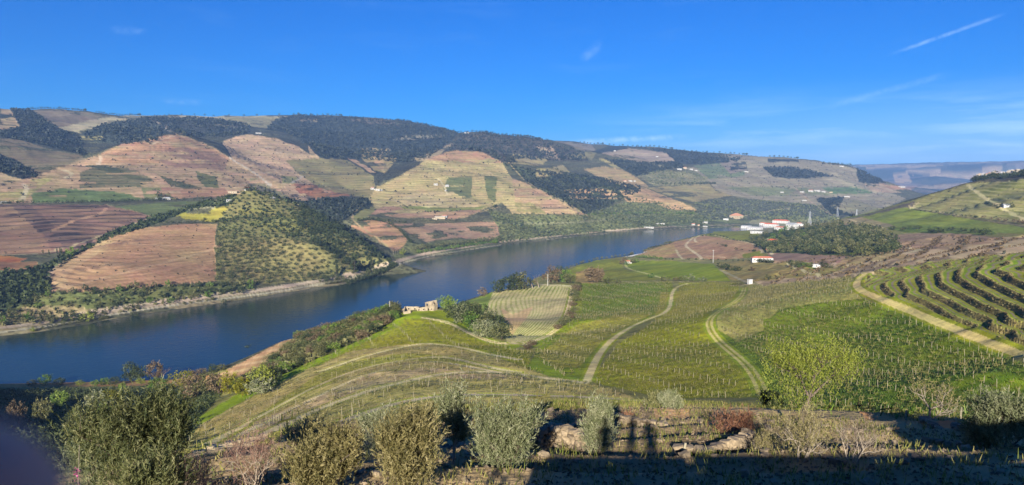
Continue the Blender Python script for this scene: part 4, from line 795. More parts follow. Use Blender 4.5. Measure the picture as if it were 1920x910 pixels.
def mass(name, P, size, mat, label, cat, nl=9, squash=.75, rng=None, ls=.5):
    """many small shrubs nobody could count, joined into one object"""
    rng = rng or np.random.default_rng(len(P)); n = len(P); size = size * rng.uniform(.6, 1.35, n)
    Cn = rdir(n * nl, rng) * rng.uniform(.3, 1, (n * nl, 1)); Cn[:, 2] = Cn[:, 2] * .5 + .5; s = np.repeat(size, nl)[:, None]
    Cn = np.repeat(P, nl, 0) + Cn * s * np.array([.5, .5, squash]); A = rdir(n * nl, rng); B = np.cross(A, rdir(n * nl, rng)); B /= np.linalg.norm(B, axis=1)[:, None]
    me = quads_mesh(name, Cn, A * s * ls * .5, B * s * ls * .42, mat, np.clip(np.repeat(rng.uniform(0, .75, n), nl) + rng.uniform(0, .25, n * nl), 0, 1))
    return tag(link(me, name), label, cat, kind='stuff')
rg = np.random.default_rng(11)
# ---- masses on the far hills
def Zm(*k): m = ZN[k[0]].copy(); [np.logical_or(m, ZN[x], out=m) for x in k[1:]]; return m
mass('forest', scatter(Zm('forest_hill', 'dark_hill', 'hill_f', 'ridge_wood', 'dark_b', 'dark_d', 'dark_f'), 8200, rg), 10, LM['far'], 'dark pine and scrub forest covering the high ridge', 'forest', 5)
mass('scrub', scatter(Zm('ravine_a', 'ravine_b', 'gully_m', 'dark_c', 'dark_e', 'dark_g'), 4200, rg, power=1.6), 7.5, LM['far'], 'dark scrub filling the ravines between the vineyard hills', 'scrub', 6)
mass('hillside_scrub', scatter(Zm('scrub_r', 'olive_slope'), 1500, rg, power=1.5), 6, LM['olivefar'], 'grey green scrub on the slope behind the white estate', 'scrub', 6)
mass('olive_scrub', thin(scatter(ZN['olives_r'], 3600, rg, power=1.0), 6), 5.6, LM['olivefar'], 'belt of olive trees on the slopes above the river bend', 'olive trees', 7)
mass('ravine_scrub', thin(scatter(ZN['ravine_l'], 2600, rg, power=1.2), 4.5), 6, LM['dark'], 'dark green thicket in the ravine round the bare brown hill', 'thicket', 9)
mass('bank_scrub', thin(scatter(ZN['river_belt'], 900, rg, power=1.2), 5), 4, LM['mid'], 'low green undergrowth between the brown hill and the river track', 'undergrowth', 8)
mass('terrace_scrub', scatter(ZN['risers'] & (R < 420), 2000, rg, power=1.0), .4, LM['bank'], 'brown and dark scrub growing on the terrace banks', 'scrub', 9, .7)
mass('terrace_scrub', scatter(ZN['risers'] & (R < 420), 800, rg, power=1.0), .45, LM['brown'], 'dry brown bramble growing on the terrace banks', 'scrub', 7, .7)
mass('hedge_scrub', scatter(ZN['purple_ris'], 1200, rg, power=1.5), 1.9, LM['brown'], 'brownish scrub on the banks of the fallow terraces', 'scrub', 5, .7)
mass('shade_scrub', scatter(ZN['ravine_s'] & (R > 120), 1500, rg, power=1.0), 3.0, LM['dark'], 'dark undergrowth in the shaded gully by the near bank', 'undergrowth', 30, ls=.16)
mass('belt_scrub', scatter(ZN['belt'], 2200, rg, power=1.2), 3.0, LM['mid'], 'low maquis undergrowth on the bank below the ruin', 'undergrowth', 8)
mass('field_bushes', scatter(Zm('spur_c', 'spur_d', 'slope_d', 'spur_e', 'far_fields'), 1500, rg, power=1.8), 4.0, LM['far'], 'small dark bushes dotted over the terraced hills across the river', 'bushes', 6)
mass('bank_bushes', scatter(Zm('furrows', 'brown_hill', 'right_hill', 'purple'), 420, rg, power=1.6), 1.8, LM['far'], 'scattered low bushes on the terrace lips of the brown fields', 'bushes', 6)
# ---- olive grove on the hill above the river road
P = thin(scatter(ZN['olive_hill'], 6500, rg, power=1.6), 6.0); P = P[np.argsort(np.hypot(P[:, 0], P[:, 1]))]
for p in P[:295]: tree('olive_tree', 'small round olive tree in the grove on the conical hill above the river road', 'olive tree', 0, 0, h=random.uniform(4, 5.6), w=random.uniform(.9, 1.3), proto=P_ROUND[random.choice(['olived', 'dark', 'dark'])], group='olive grove on the conical hill', base=p, parts=False, sink=.12)
if len(P) > 295: mass('olive_grove', P[295:], 5.2, LM['dark'], 'rest of the olive grove climbing to the top of the conical hill', 'olive trees', 12, ls=.42)
# denser trees on the steep end of that hill
m = zone([(560,385),(600,406),(640,430),(690,460),(738,495),(730,505),(690,512),(640,500),(560,430)])
for p in thin(scatter(m, 700, rg, power=1.4), 7)[:140]: tree('evergreen_oak', 'dark evergreen oak on the steep river end of the olive hill', 'oak', 0, 0, h=random.uniform(6, 9), w=random.uniform(.9, 1.2), proto=P_ROUND['dark'], group='evergreen oaks on the river end of the olive hill', base=p, parts=False, sink=.1)
for p in thin(scatter(ZN['river_belt'], 900, rg, power=1.3), 8)[:150]:
    kk = random.choice(['dark', 'dark', 'mid', 'green']); tree('bank_tree', by_kind(kk, 'bushy tree in the belt between the brown hill and the river track'), 'tree', 0, 0, h=random.uniform(5, 8.5), w=random.uniform(.8, 1.2), proto=P_ROUND[kk], group='bushy trees below the brown hill', base=p, parts=False, sink=.1)
P = thin(scatter(ZN['wood'] & ~zone([(1408,440),(1500,426),(1520,432),(1500,450),(1430,462),(1408,460)]), 1500, rg, power=1.2), 9)
for p in P[:240]:
    kk = random.choice(['dark', 'dark', 'olived', 'mid']); tree('wood_tree', by_kind(kk, 'leafy tree in the wood right of the white estate'), 'tree', 0, 0, h=random.uniform(8, 12), w=random.uniform(.9, 1.15), proto=P_ROUND[kk], group='trees of the wood right of the white estate', base=p, parts=False, sink=.12)
m = zone([(1408,446),(1445,436),(1500,428),(1520,440),(1500,472),(1440,470),(1415,462)])
for p in thin(scatter(m, 260, rg), 12)[:60]:
    kk = random.choice(['dark', 'green', 'mid']); tree('garden_tree', by_kind(kk, 'tree round the red roofed cottages below the estate'), 'tree', 0, 0, h=random.uniform(6, 10), w=1, proto=P_ROUND[kk], group='trees round the cottages below the estate', base=p, parts=False, sink=.1)
# ---- belt of shrubs below the ruin
P = thin(scatter(ZN['belt'], 2600, rg, power=1.2), 4.6); P = P[np.argsort(np.hypot(P[:, 0], P[:, 1]))]
for p in P[:250]:
    kk = random.choice(['mid', 'mid', 'olived', 'dark', 'green', 'brown']); tree('maquis_shrub', by_kind(kk, 'shrub in the thicket between the ruin and the ravine'), 'shrub', 0, 0, h=random.uniform(3.4, 6), w=random.uniform(1, 1.4), proto=P_MID[kk], group='shrubs of the thicket below the ruin', base=p, parts=False, sink=.15)
# ---- grove of trees beside the ruin track
gr = [(852,600,34,'dark'),(866,606,40,'olive'),(880,600,40,'dark'),(884,618,36,'green'),(900,610,40,'dark'),(912,618,36,'mid'),(898,632,34,'olive'),(918,634,36,'olive'),(932,628,38,'dark'),(940,638,34,'olived'),(926,616,34,'dark'),(872,588,26,'dark'),(846,585,28,'green'),(838,578,26,'green'),(890,590,26,'mid'),(944,630,26,'dark')]
gl = ['dark oak at the upper end of the grove beside the ruin','silver grey olive facing the ruin at the head of the grove','dark oak behind the silver olive in the grove','bright green bush in the middle of the grove by the track','tall dark oak in the middle of the grove','brownish green tree on the terraced side of the grove','silver olive on the track side of the grove','largest round silver olive low in the grove','dark tree against the pale terraces low in the grove','grey green tree at the low end of the grove','dark oak between the silver olives and the terraces','small dark tree on the river side of the grove','light green tree just right of the ruined house','light green bush touching the ruined house','scrubby tree at the river edge of the grove','lowest dark tree where the grove meets the tan terraces']
for (u, v, h_, k), lb in zip(gr, gl): tree('grove_tree', lb, 'tree', u, v, hpx=h_, w=random.uniform(.9, 1.1), proto=P_MID[k], group='grove beside the ruin', sink=.12)
# ---- trees along the near bank (left) and ravine
nb = [(244,716,38,'dark','dark pine like tree on the near bank, left of the bare grey one',.7),(262,716,34,'dark','narrow dark tree between the two tallest trees on the near bank',.7),(290,716,42,'brown','grey brown leafless tree on the near bank, tallest of its clump',.7),(196,722,14,'green','bright green bush on the shore edge left of the tall bank trees',1.2),(215,722,16,'dark','dark bush at the foot of the tall bank trees',1.2),(230,735,20,'green','green sapling on the shadow edge under the bank trees',.7),(264,722,14,'lime','light green bush right under the tall bank trees',1.1),(345,724,30,'yellow','rounded yellow green bush at the end of the shore track',1.3),(295,735,28,'green','green bush half in the shade below the bank trees',1.2),
      (388,740,44,'mid','dull brown green tree above the shaded gully',1),(362,745,44,'brown','brown leafless tree left of the mustard coloured ones',1),(410,742,44,'brown','brown leafless tree touching the mustard coloured tree',.9),(430,742,46,'yellow','tall mustard yellow tree by the vineyard edge',.75),(455,744,36,'yellow','smaller mustard yellow tree by the vineyard edge',.8),(492,728,44,'lime','yellow green tree behind the grey shrub at the vineyard edge',.9),(490,742,36,'olive','grey green shrub at the lower vineyard edge',1.2),(510,722,34,'dark','dark shrub at the foot of the maquis belt',1.2),
      (400,700,18,'dark','dark green tree on the shore left of the brown river field',1),(415,696,14,'mid','grey bush on the shore left of the brown river field',1.2),(466,665,20,'dark','lone dark tree at the water edge of the brown river field',1),(380,702,12,'brown','pale leafless bush by the shore',1.4),(365,706,14,'brown','pale grey leafless bush nearest the shore track',1.3),
      (85,722,20,'green','fresh green bush on the shore edge far left',1.1),(110,724,16,'dark','dark bush on the shore edge far left',1.3),(60,724,12,'mid','low bush on the shore edge by the picture side',1.5),(150,723,10,'lime','tiny lime bush on the shore track',1.5),(178,724,12,'green','small bush on the shore track left of the bank trees',1.3),
      (80,800,60,'mid','thin tree with a pale trunk rising from the shaded gully',.5),(112,765,36,'green','rounded green tree half lit in the shaded gully',.8),(180,775,46,'olive','orange tinged tree with lit top in the gully',.75),(195,790,36,'green','green tree under the orange tinged one',.9),(210,750,20,'yellow','bright mossy bush in the shaded gully',1.5),(30,800,50,'brown','bare reddish tree in the dark gully, by the left picture side',.6),(140,800,30,'dark','dark bush low in the shaded gully',1)]
for u, v, h_, k, lb, w in nb: tree('bank_tree', lb, 'tree', u, v, hpx=h_, w=w, proto=P_MID[k], sink=.08)
tree('bare_tree', 'leafless pale tree standing behind the dark bank trees', 'bare tree', 303, 716, hpx=38, w=1.2, proto=P_BARE)
# riverside trees in the centre and the plain between
cb = [(905,556,18,'brown',.9,'rusty brown tree at the river edge left of the dark clump'),(935,549,26,'dark',1,'dark tree at the left of the riverside clump behind the pale terraces'),(952,546,30,'dark',1,'dark tree in the riverside clump behind the pale terraces'),(968,544,34,'dark',.9,'tallest dark tree of the riverside clump'),(982,543,34,'mid',.9,'greyish tree next to the tallest of the riverside clump'),(1034,532,34,'brown',.9,'dark brown tree by the concrete pole'),(1048,530,32,'dark',.9,'dark green tree right of the concrete pole'),(1062,530,26,'green',.9,'green bush right of the concrete pole'),(1068,532,22,'mid',1,'bush at the corner of the pale terraces'),
      (1112,530,34,'brown',.9,'brown leafless tree in the small vineyard by the river'),(1106,520,20,'mid',1,'scrubby tree behind the brown leafless one'),(1120,530,22,'brown',1,'low brown bush beside the leafless tree'),(1140,532,12,'mid',1.4,'bush on the vineyard edge below the small vines'),(1158,532,9,'mid',1.6,'low bush on the vineyard edge further right'),(1222,521,9,'green',1.6,'green bush on the grassy track of the bright field'),(1247,528,12,'mid',1.3,'grey bush at the lower corner of the bright field'),(1268,527,8,'brown',1.5,'small reddish bush under the bright field'),(1280,527,10,'mid',1.4,'round bush under the bright field'),(1293,527,13,'olive',1.4,'rounded olive bush under the bright field'),(1318,528,9,'olive',1.6,'pale bush under the bright field, right of the round one'),
      (1353,503,13,'dark',1.4,'dark bush at the corner above the bright field'),(1362,506,12,'dark',1.5,'second dark bush on the hedge above the bright field'),(1372,507,11,'dark',1.5,'third dark bush along the hedge'),(1384,508,9,'dark',1.6,'small dark bush in the hedge'),(1410,508,9,'brown',1.8,'brown bush at the right end of the hedge'),(1382,535,9,'mid',2,'bush beside the white tank'),(1440,523,10,'mid',1.6,'lone bush right of the white tank'),(1483,497,12,'dark',1.4,'left bush of the clump by the little white shed'),(1492,499,14,'olived',1.3,'tall bush of the clump by the little white shed'),(1504,499,14,'dark',1.3,'dark round bush of the clump by the little white shed'),(1522,499,10,'mid',1.3,'bush just left of the little white shed'),(1545,500,11,'dark',1.5,'bush right of the little white shed'),(1556,500,9,'dark',1.6,'last bush right of the little white shed'),
      (1620,498,9,'dark',1.5,'lone bush at the foot of the purple terraces'),(1750,436,12,'dark',1.6,'large dark tree in the hedge under the green slope'),(1762,437,13,'dark',1.6,'dark tree next to the large one in the hedge'),(1645,428,7,'dark',1.8,'small bush at the left end of the far hedge'),(1674,431,8,'dark',1.5,'green bush in the far hedge'),(1698,430,7,'dark',1.7,'bush in the far hedge above the fallow field'),(1720,430,8,'dark',1.8,'wide bush in the far hedge'),(1785,432,8,'dark',1.8,'bush right of the large hedge tree'),(1806,434,8,'dark',1.8,'dark bush further right in the hedge'),(1828,436,9,'dark',1.8,'dark bush near the right end of the hedge'),(1846,441,13,'dark',1.6,'big dark bush at the right end of the hedge'),(1692,432,5,'mid',2,'low bush in the middle of the far hedge')]
for u, v, h_, k, w, lb in cb: tree('field_tree', lb, 'tree', u, v, hpx=h_, w=w, proto=(P_MID if h_ > 20 else P_ROUND)[k], sink=.1)
tree('bare_tree', 'pale leafless tree on the river bank behind the concrete pole', 'bare tree', 1012, 540, hpx=30, w=1.5, proto=P_BARE); tree('bare_tree', 'wide pale leafless tree left of the concrete pole', 'bare tree', 1000, 541, hpx=26, w=1.6, proto=P_BARE)
# hedge row down the side of the pale terraces
for i, (u, v) in enumerate([(1083,540),(1080,547),(1076,556),(1079,565),(1075,574),(1078,583),(1071,590),(1068,598),(1060,606),(1053,612),(1046,618)]):
    tree('hedge_bush', 'brownish rounded bush in the hedge beside the pale terraces', 'bush', u, v, hpx=13 + 3 * math.sin(i), w=1.3, proto=P_MID[('mid', 'brown', 'olived')[i % 3]], group='hedge bushes beside the pale terraces', sink=.15)
for u, v, lb in ((990,655,'grey thorny bush in the gap between two vineyards'), (998,648,'small bush above the thorny one between two vineyards')): tree('hedge_bush', lb, 'bush', u, v, hpx=11, w=1.6, proto=P_MID['brown'], sink=.1)
# rows of small dark trees between the brown fields
def tree_row(line, n, h_, lb, k='dark', jit=.6):
    nm = 'skyline_tree' if any(w in lb for w in ('skyline', 'crest', 'ridge')) else 'bank_bush' if any(w in lb for w in ('river', 'water')) else 'hedge_tree' if any(w in lb for w in ('hedge', 'line', 'gully', 'hill')) else 'row_tree'
    L_ = smooth_poly(line, 2)
    for i in range(n):
        t = (i + .5 + random.uniform(-.3, .3) * jit) / n * (len(L_) - 1); a = int(t); f = t - a; u, v = L_[a] * (1 - f) + L_[min(a + 1, len(L_) - 1)] * f
        base = None
        if 'skyline' in lb or 'crest' in lb:
            cc = float(np.interp(ang(u, v)[0], thc, np.arange(NC))); ee = np.where(R[:, 0] < 4700, Z[:, int(cc)] / R[:, 0], -9); base = to_xyz(np.array([cc]), np.array([float(ee.argmax())]))[0]
        tree(nm, lb, 'tree', u, v, base=base, hpx=h_ * random.uniform(.75, 1.25), w=random.uniform(1, 1.4), proto=P_ROUND[k], group=lb, parts=False, sink=.1)
tree_row([(1315,444),(1345,440),(1375,452),(1390,452),(1412,455)], 22, 3.6, 'small dark tree on the edge of the brown field by the river tip')
tree_row([(1343,457),(1362,463)], 5, 4, 'small tree in the diagonal row across the brown field'); tree_row([(1375,468),(1415,472)], 6, 4, 'small tree in the row at the right of the brown field')
tree_row([(1244,487),(1262,487)], 4, 3.2, 'small bush in the row left of the short track'); tree_row([(1285,487),(1345,488),(1400,491),(1425,489)], 16, 3.6, 'dark bush in the row along the foot of the brown field')
tree_row([(1190,483),(1215,484),(1240,487)], 12, 6, 'green bush on the slope left of the brown field', 'green'); tree_row([(1060,506),(1092,492),(1140,484),(1185,478)], 20, 5, 'low bush on the river edge of the small vineyard', 'mid'); tree_row([(1205,473),(1240,462),(1258,456)], 12, 5, 'bush along the water edge of the brown field', 'mid')
tree_row([(305,419),(410,416)], 14, 4.5, 'dark bush in the hedge along the top of the brown hill'); tree_row([(0,381),(100,381),(200,380),(300,376)], 40, 6, 'dark tree in the long hedge between the hill foot and the ploughed field'); tree_row([(300,376),(400,374),(440,368)], 14, 5, 'dark tree in the hedge left of the olive hill top')
tree_row([(670,415),(700,412),(735,420),(760,442),(770,455)], 30, 5.5, 'dark tree in the curved hedge between two brown fields'); tree_row([(690,408),(720,414),(760,418)], 12, 4, 'bush on the track between the brown fields'); tree_row([(775,470),(830,462),(900,455),(935,452)], 34, 9, 'leafy tree in the belt along the far river road', 'olived'); tree_row([(780,476),(850,466),(930,456)], 24, 7, 'green tree beside the far river road', 'green')
tree_row([(650,535),(690,522),(720,512),(738,500)], 34, 10, 'dark tree overhanging the water at the foot of the olive hill'); tree_row([(60,622),(140,606),(200,598)], 16, 6, 'brown bush on the water edge far left', 'mid'); tree_row([(340,572),(400,563)], 8, 6, 'bush between the river track and the water', 'mid'); tree_row([(610,535),(650,528)], 10, 7, 'grey bush between the river track and the water', 'mid')
tree_row([(1100,404),(1200,400),(1300,402)], 40, 4, 'tree on the green slope above the far village', 'green'); tree_row([(915,398),(930,388)], 3, 6, 'tree on the gully line of the tan hill'); tree_row([(783,396),(820,396)], 9, 3, 'tiny tree in the row on the pink field'); tree_row([(745,385),(770,384)], 5, 3, 'tiny tree in the row above the pink field')
tree_row([(1110,345),(1160,350)], 10, 4, 'tree on the ridge by the tan fields'); tree_row([(1230,345),(1340,345)], 24, 3.5, 'tree in the line above the tan fields right of centre'); tree_row([(1030,315),(1090,335),(1150,360),(1180,376)], 24, 5, 'tree along the gully between the tan fields')
tree_row([(1500,346),(1640,350)], 8, 3, 'small dark tree scattered on the far grey field'); tree_row([(1440,350),(1480,352)], 6, 2.5, 'tiny tree above the white hamlet'); tree_row([(375,410),(402,418)], 2, 6, 'tree at the corner of the yellow field')
# skyline trees
tree_row([(40,204),(80,201),(120,203),(160,209)], 26, 3.8, 'small dark tree on the skyline of the far left ridge'); tree_row([(178,214),(262,214)], 30, 3, 'dark tree in the line on the skyline left'); tree_row([(300,218),(380,219),(440,222),(560,221)], 12, 3.5, 'lone tree on the flat skyline'); tree_row([(560,218),(640,220)], 14, 3, 'tree on the crest of the dark forest hill'); tree_row([(860,251),(940,251),(1010,258)], 30, 3.2, 'tree on the crest right of the forest hill')
tree_row([(1085,273),(1130,277)], 12, 3, 'tree on the far crest in the middle'); tree_row([(1140,273),(1200,276),(1260,283)], 20, 3, 'tree on the crest above the tan terraces'); tree_row([(1280,286),(1400,292)], 20, 3, 'tree on the far crest right of centre'); tree_row([(1540,308),(1600,311),(1620,318)], 18, 5, 'dark tree on the end of the far ridge'); tree_row([(1440,297),(1495,300)], 12, 3, 'tree on the far crest in front of the blue hills')
tree_row([(1826,341),(1845,337),(1868,334)], 9, 12, 'dark tree in the clump on the right hand hill top'); tree_row([(1868,336),(1920,331)], 14, 8, 'dark bush on the top of the right hand hill'); tree_row([(1720,396),(1780,400),(1830,408)], 16, 4, 'bush on the bank under the terraced right hand hill'); tree_row([(1835,408),(1920,420)], 10, 7, 'brown bush on the bank of the right hand hill', 'brown')
# cypresses and pines
for i, (u, v, h_) in enumerate([(81,477,8),(92,478,9),(107,476,10),(113,476,11),(116,476,9),(212,434,7),(217,433,7),(224,432,7)]): tree('cypress', 'small dark cypress on the field track below the ploughed plateau', 'cypress', u, v, hpx=h_, w=1, proto=P_CYP, group='cypresses on the plateau track', sink=.02)
for u, v, h_, lb in ((632,520,26,'dark cypress on the rocky river end of the olive hill'),(664,512,38,'tallest dark cypress above the river road'),(695,505,22,'cypress above the river road nearest the point'),(409,464,8,'small cypress at the right end of the brown hill track'),(418,464,8,'second small cypress at the end of the brown hill track'),(498,364,10,'cypress on top of the olive hill'),(514,369,7,'short cypress on top of the olive hill')): tree('cypress', lb, 'cypress', u, v, hpx=h_, w=1.1, proto=P_CYP, sink=.02)
for u, v, h_, k, lb in ((135,480,18,'green','bright green round tree beside the cypresses'),(297,370,12,'dark','large dark tree by the white farm below the left hill'),(312,371,13,'brown','brown tree by the white farm below the left hill'),(254,602-28+20,12,'dark','dark umbrella shaped tree above the far track'),(165,602,18,'lime','bright yellow green tree hanging over the far bank'),(62,622,9,'lime','yellow bush at the far waterline'),(420,570,10,'dark','dark clump on the far waterline'),(755,478,12,'lime','yellow green tree by the bare poplars'),(465,358,12,'dark','dark tree crowning the olive hill'),(455,362,8,'dark','bush by the white house on the olive hill'),(485,362,8,'dark','bush on the summit of the olive hill'),(1317,424,9,'dark','dark round tree on the far bank by the white houses')):
    tree('lone_tree', lb, 'tree', u, v, hpx=h_, w=1.1, proto=P_ROUND[k], sink=.1)
for i in range(5): tree('poplar', 'bare pale poplar in the short row by the far road', 'poplar', 738 + i * 4, 478 - i * .5, hpx=22, w=.45, proto=P_BARE, group='bare poplars by the far road')
# ---------------------------------------------------------------- vineyard rows, posts
POST = bark_mat('post_wood', (130,120,96), (178,168,140)); VINE = leaf_mat('vine_wood', [(60,64,30),(84,84,42),(110,104,58),(140,130,84)], trans=0)
def box_arrays(P, w, h, lean=None):
    """thin four sided posts at P, joined"""
    n = len(P); o = np.array([(-1,-1),(1,-1),(1,1),(-1,1)]) * .5 * w; b = np.zeros((n, 8, 3)); b[:, :4, :2] = o; b[:, 4:, :2] = o * .9; b[:, :4, 2] = -.25; b[:, 4:, 2] = np.broadcast_to(h, (n,))[:, None]
    if lean is not None: b[:, 4:, :2] += lean[:, None]
    V = (b + P[:, None]).reshape(-1, 3); q = np.array([(0,1,5,4),(1,2,6,5),(2,3,7,6),(3,0,4,7),(4,5,6,7)]); return V, (q[None] + np.arange(n)[:, None, None] * 8).reshape(-1, 4)
def vine_arrays(P, D, rng):
    """a stump and ragged canes along the wire, D = row direction"""
    n = len(P); up = np.array([0, 0, 1.]); N_ = np.cross(D, up); h = rng.uniform(.55, .95, n)[:, None]; k = rng.uniform(.4, 1.1, n)[:, None]
    t = P + up * .5; A = [P - up * .2 - D * .05, P - up * .2 + D * .05, t + D * .05, t - D * .05]
    s = rng.normal(size=(n, 1)) * .12; B = [t - D * .55 + N_ * s, t + D * .55 - N_ * s, t + D * .5 + up * .16 * k, t - D * .5 + up * .12 * k]
    Q = [t - D * .35, t - D * .25, t - D * .22 + up * h * .6 + N_ * s, t - D * .30 + up * h * .62 + N_ * s]; S_ = [t + D * .2, t + D * .3, t + D * .36 + up * h * .75 - N_ * s, t + D * .30 + up * h * .78]
    V = np.stack(A + B + Q + S_, 1).reshape(-1, 3); return V, np.arange(len(V)).reshape(-1, 4)
def straight(mask, ang_deg, row, gap, mcol):
    """points of straight rows inside a zone: vines (every gap) and posts (every mcol)"""
    a = ang_deg * D2R; D = np.array([math.cos(a), math.sin(a)]); N_ = np.array([-D[1], D[0]]); m = mask & VIS
    I, J = np.nonzero(m); x, y = GX[I, J], GY[I, J]; s0, s1 = (x * D[0] + y * D[1]).min(), (x * D[0] + y * D[1]).max(); t0, t1 = (x * N_[0] + y * N_[1]).min(), (x * N_[0] + y * N_[1]).max()
    def pts(gs, jit):
        S_, T = np.meshgrid(np.arange(s0, s1, gs), np.arange(t0, t1, row)); S_ = S_ + RNG.normal(size=S_.shape) * jit + np.sin(T / 23) * 1.2; T = T + np.sin(S_ / 37) * 1.5 + np.sin(S_ / 90 + 1) * 3; X = S_.ravel() * D[0] + T.ravel() * N_[0]; Y = S_.ravel() * D[1] + T.ravel() * N_[1]
        c = np.interp(np.arctan2(X, Y), thc, np.arange(NC)).round().astype(int); r = np.interp(np.log(np.hypot(X, Y)), lrc, np.arange(NR)).round().astype(int)
        ok = mask[r, c] & ~TRKM[r, c]; X, Y = X[ok], Y[ok]; return np.stack([X, Y, ground_at(X, Y)], 1)
    return pts(gap, gap * .2), pts(mcol, .25), np.array([D[0], D[1], 0])
def levels(mask, S, every, step, phase=0):
    """points along level lines of a row coordinate"""
    q = S / every + phase; m = mask & VIS & ~TRKM; out = []
    fl = np.floor(q); I, J = np.nonzero((fl[1:] != fl[:-1]) & m[1:] & m[:-1] & (abs(q[1:] - q[:-1]) < 1))
    lev = np.maximum(fl[1:], fl[:-1])[I, J]; f = (lev - q[:-1][I, J]) / (q[1:][I, J] - q[:-1][I, J]); P = to_xyz(J.astype(float), I + f)
    w = np.hypot(P[:, 0], P[:, 1]) * .0012; keep = RNG.random(len(P)) < np.minimum(1, w / step) * 1.0
    return P[keep], lev[keep]
TRKM = np.zeros((NR, NC), bool)
for k_, w_ in (('way_a', 6), ('way_b', 8), ('way_c', 7), ('way_f', 5), ('way_g', 3.5), ('way_h', 3.2), ('way_i', 4), ('way_i2', 2.5), ('way_i3', 3.5), ('way_e', 4)): TRKM |= strip(TRK[k_], w_)
VP, VD, PP = [], [], []
for zn, a_, row, gap, mc in (('vines_c', 6, 2.5, 2.4, 11), ('vines_b', 22, 2.5, 2.4, 12), ('vines_a', 14, 2.6, 2.8, 13), ('hill_top', 20, 2.8, 3.2, 15)):
    m = ZN[zn] & ~ZN['hill_rows'] if zn == 'hill_top' else ZN[zn]
    v_, p_, D_ = straight(m, a_, row, gap, mc); VP.append(v_); VD.append(np.broadcast_to(D_, v_.shape)); PP.append(p_)
hv, _ = levels(ZN['hill_rows'], SS, 1.0, 2.6); VP.append(hv); gxv = RNG.normal(size=(len(hv), 3)) * .35 + np.array([.8, .6, 0]); gxv[:, 2] = 0; VD.append(gxv / np.linalg.norm(gxv, axis=1)[:, None])
hp, _ = levels(ZN['hill_rows'], SS, 1.0, 9); PP.append(hp)
tv, _ = levels(ZN['terraces'] & (TF < .5), Z, 1.75, 1.4, -.36); VP.append(tv); VD.append(np.tile([[.8, -.6, 0]], (len(tv), 1))); tp, _ = levels(ZN['terraces'] & (TF < .5), Z, 1.75, 8, -.36); PP.append(tp)
VP, VD, PP = np.concatenate(VP), np.concatenate(VD), np.concatenate(PP)
# posts along the edge of the lower track
e1 = TRK['way_c']; nn = np.gradient(e1[:, :2], axis=0); nn /= np.linalg.norm(nn, axis=1)[:, None] + 1e-9; ep = e1[::3, :2] + np.stack([-nn[:, 1], nn[:, 0]], 1)[::3] * -3.4
ep = np.concatenate([ep]); PP = np.concatenate([PP, np.stack([ep[:, 0], ep[:, 1], ground_at(ep[:, 0], ep[:, 1])], 1)])
def split300(P, *rest):
    th = np.arctan2(P[:, 0], P[:, 1]); inn = abs(th) < 35 * D2R; o = np.argsort(np.where(inn, np.hypot(P[:, 0], P[:, 1]), 1e9)); return o[:300], o[300:]
i0, i1 = split300(PP)
pv, pf = box_arrays(np.zeros((1, 3)), .07, 1.45); pme = np_mesh('vineyard_post', pv, pf, POST)
for i in i0:
    o = link(pme, 'vineyard_post', loc=PP[i]); o.rotation_euler = (random.gauss(0, .05), random.gauss(0, .05), random.uniform(0, 3)); o.scale = (1, 1, random.uniform(.85, 1.15)); tag(o, 'thin wooden post in the nearest rows of the vineyard', 'post', 'posts of the nearest vineyard rows')
pv, pf = box_arrays(PP[i1], .075, RNG.uniform(1.1, 1.6, len(i1)), RNG.normal(size=(len(i1), 2)) * .06); tag(link(np_mesh('vineyard_posts', pv, pf, POST), 'vineyard_posts'), 'pale posts in columns across the green vineyards', 'posts', kind='stuff')
i0, i1 = split300(VP)
def vmesh(nm, V, Fq, n): me = np_mesh(nm, V, Fq, VINE); a = me.attributes.new('tint', 'FLOAT', 'POINT'); a.data.foreach_set('value', np.repeat(RNG.uniform(0, .7, n), len(V) // n).astype(np.float32)); return me
protos = []
for k in range(4): v_, f_ = vine_arrays(np.zeros((1, 3)), np.array([[1., 0, 0]]), RNG); protos.append(vmesh('grape_vine', v_, f_, 1))
for i in i0:
    o = link(protos[i % 4], 'grape_vine', loc=VP[i]); o.rotation_euler = (0, 0, math.atan2(VD[i][1], VD[i][0])); tag(o, 'bare pruned grape vine in the rows nearest the viewpoint', 'vine', 'bare vines of the nearest rows')
v_, f_ = vine_arrays(VP[i1], VD[i1], RNG); tag(link(vmesh('grape_vines', v_, f_, len(i1)), 'grape_vines'), 'rows of bare pruned grape vines covering the near fields', 'vines', kind='stuff')
print('vines', len(VP), 'posts', len(PP))
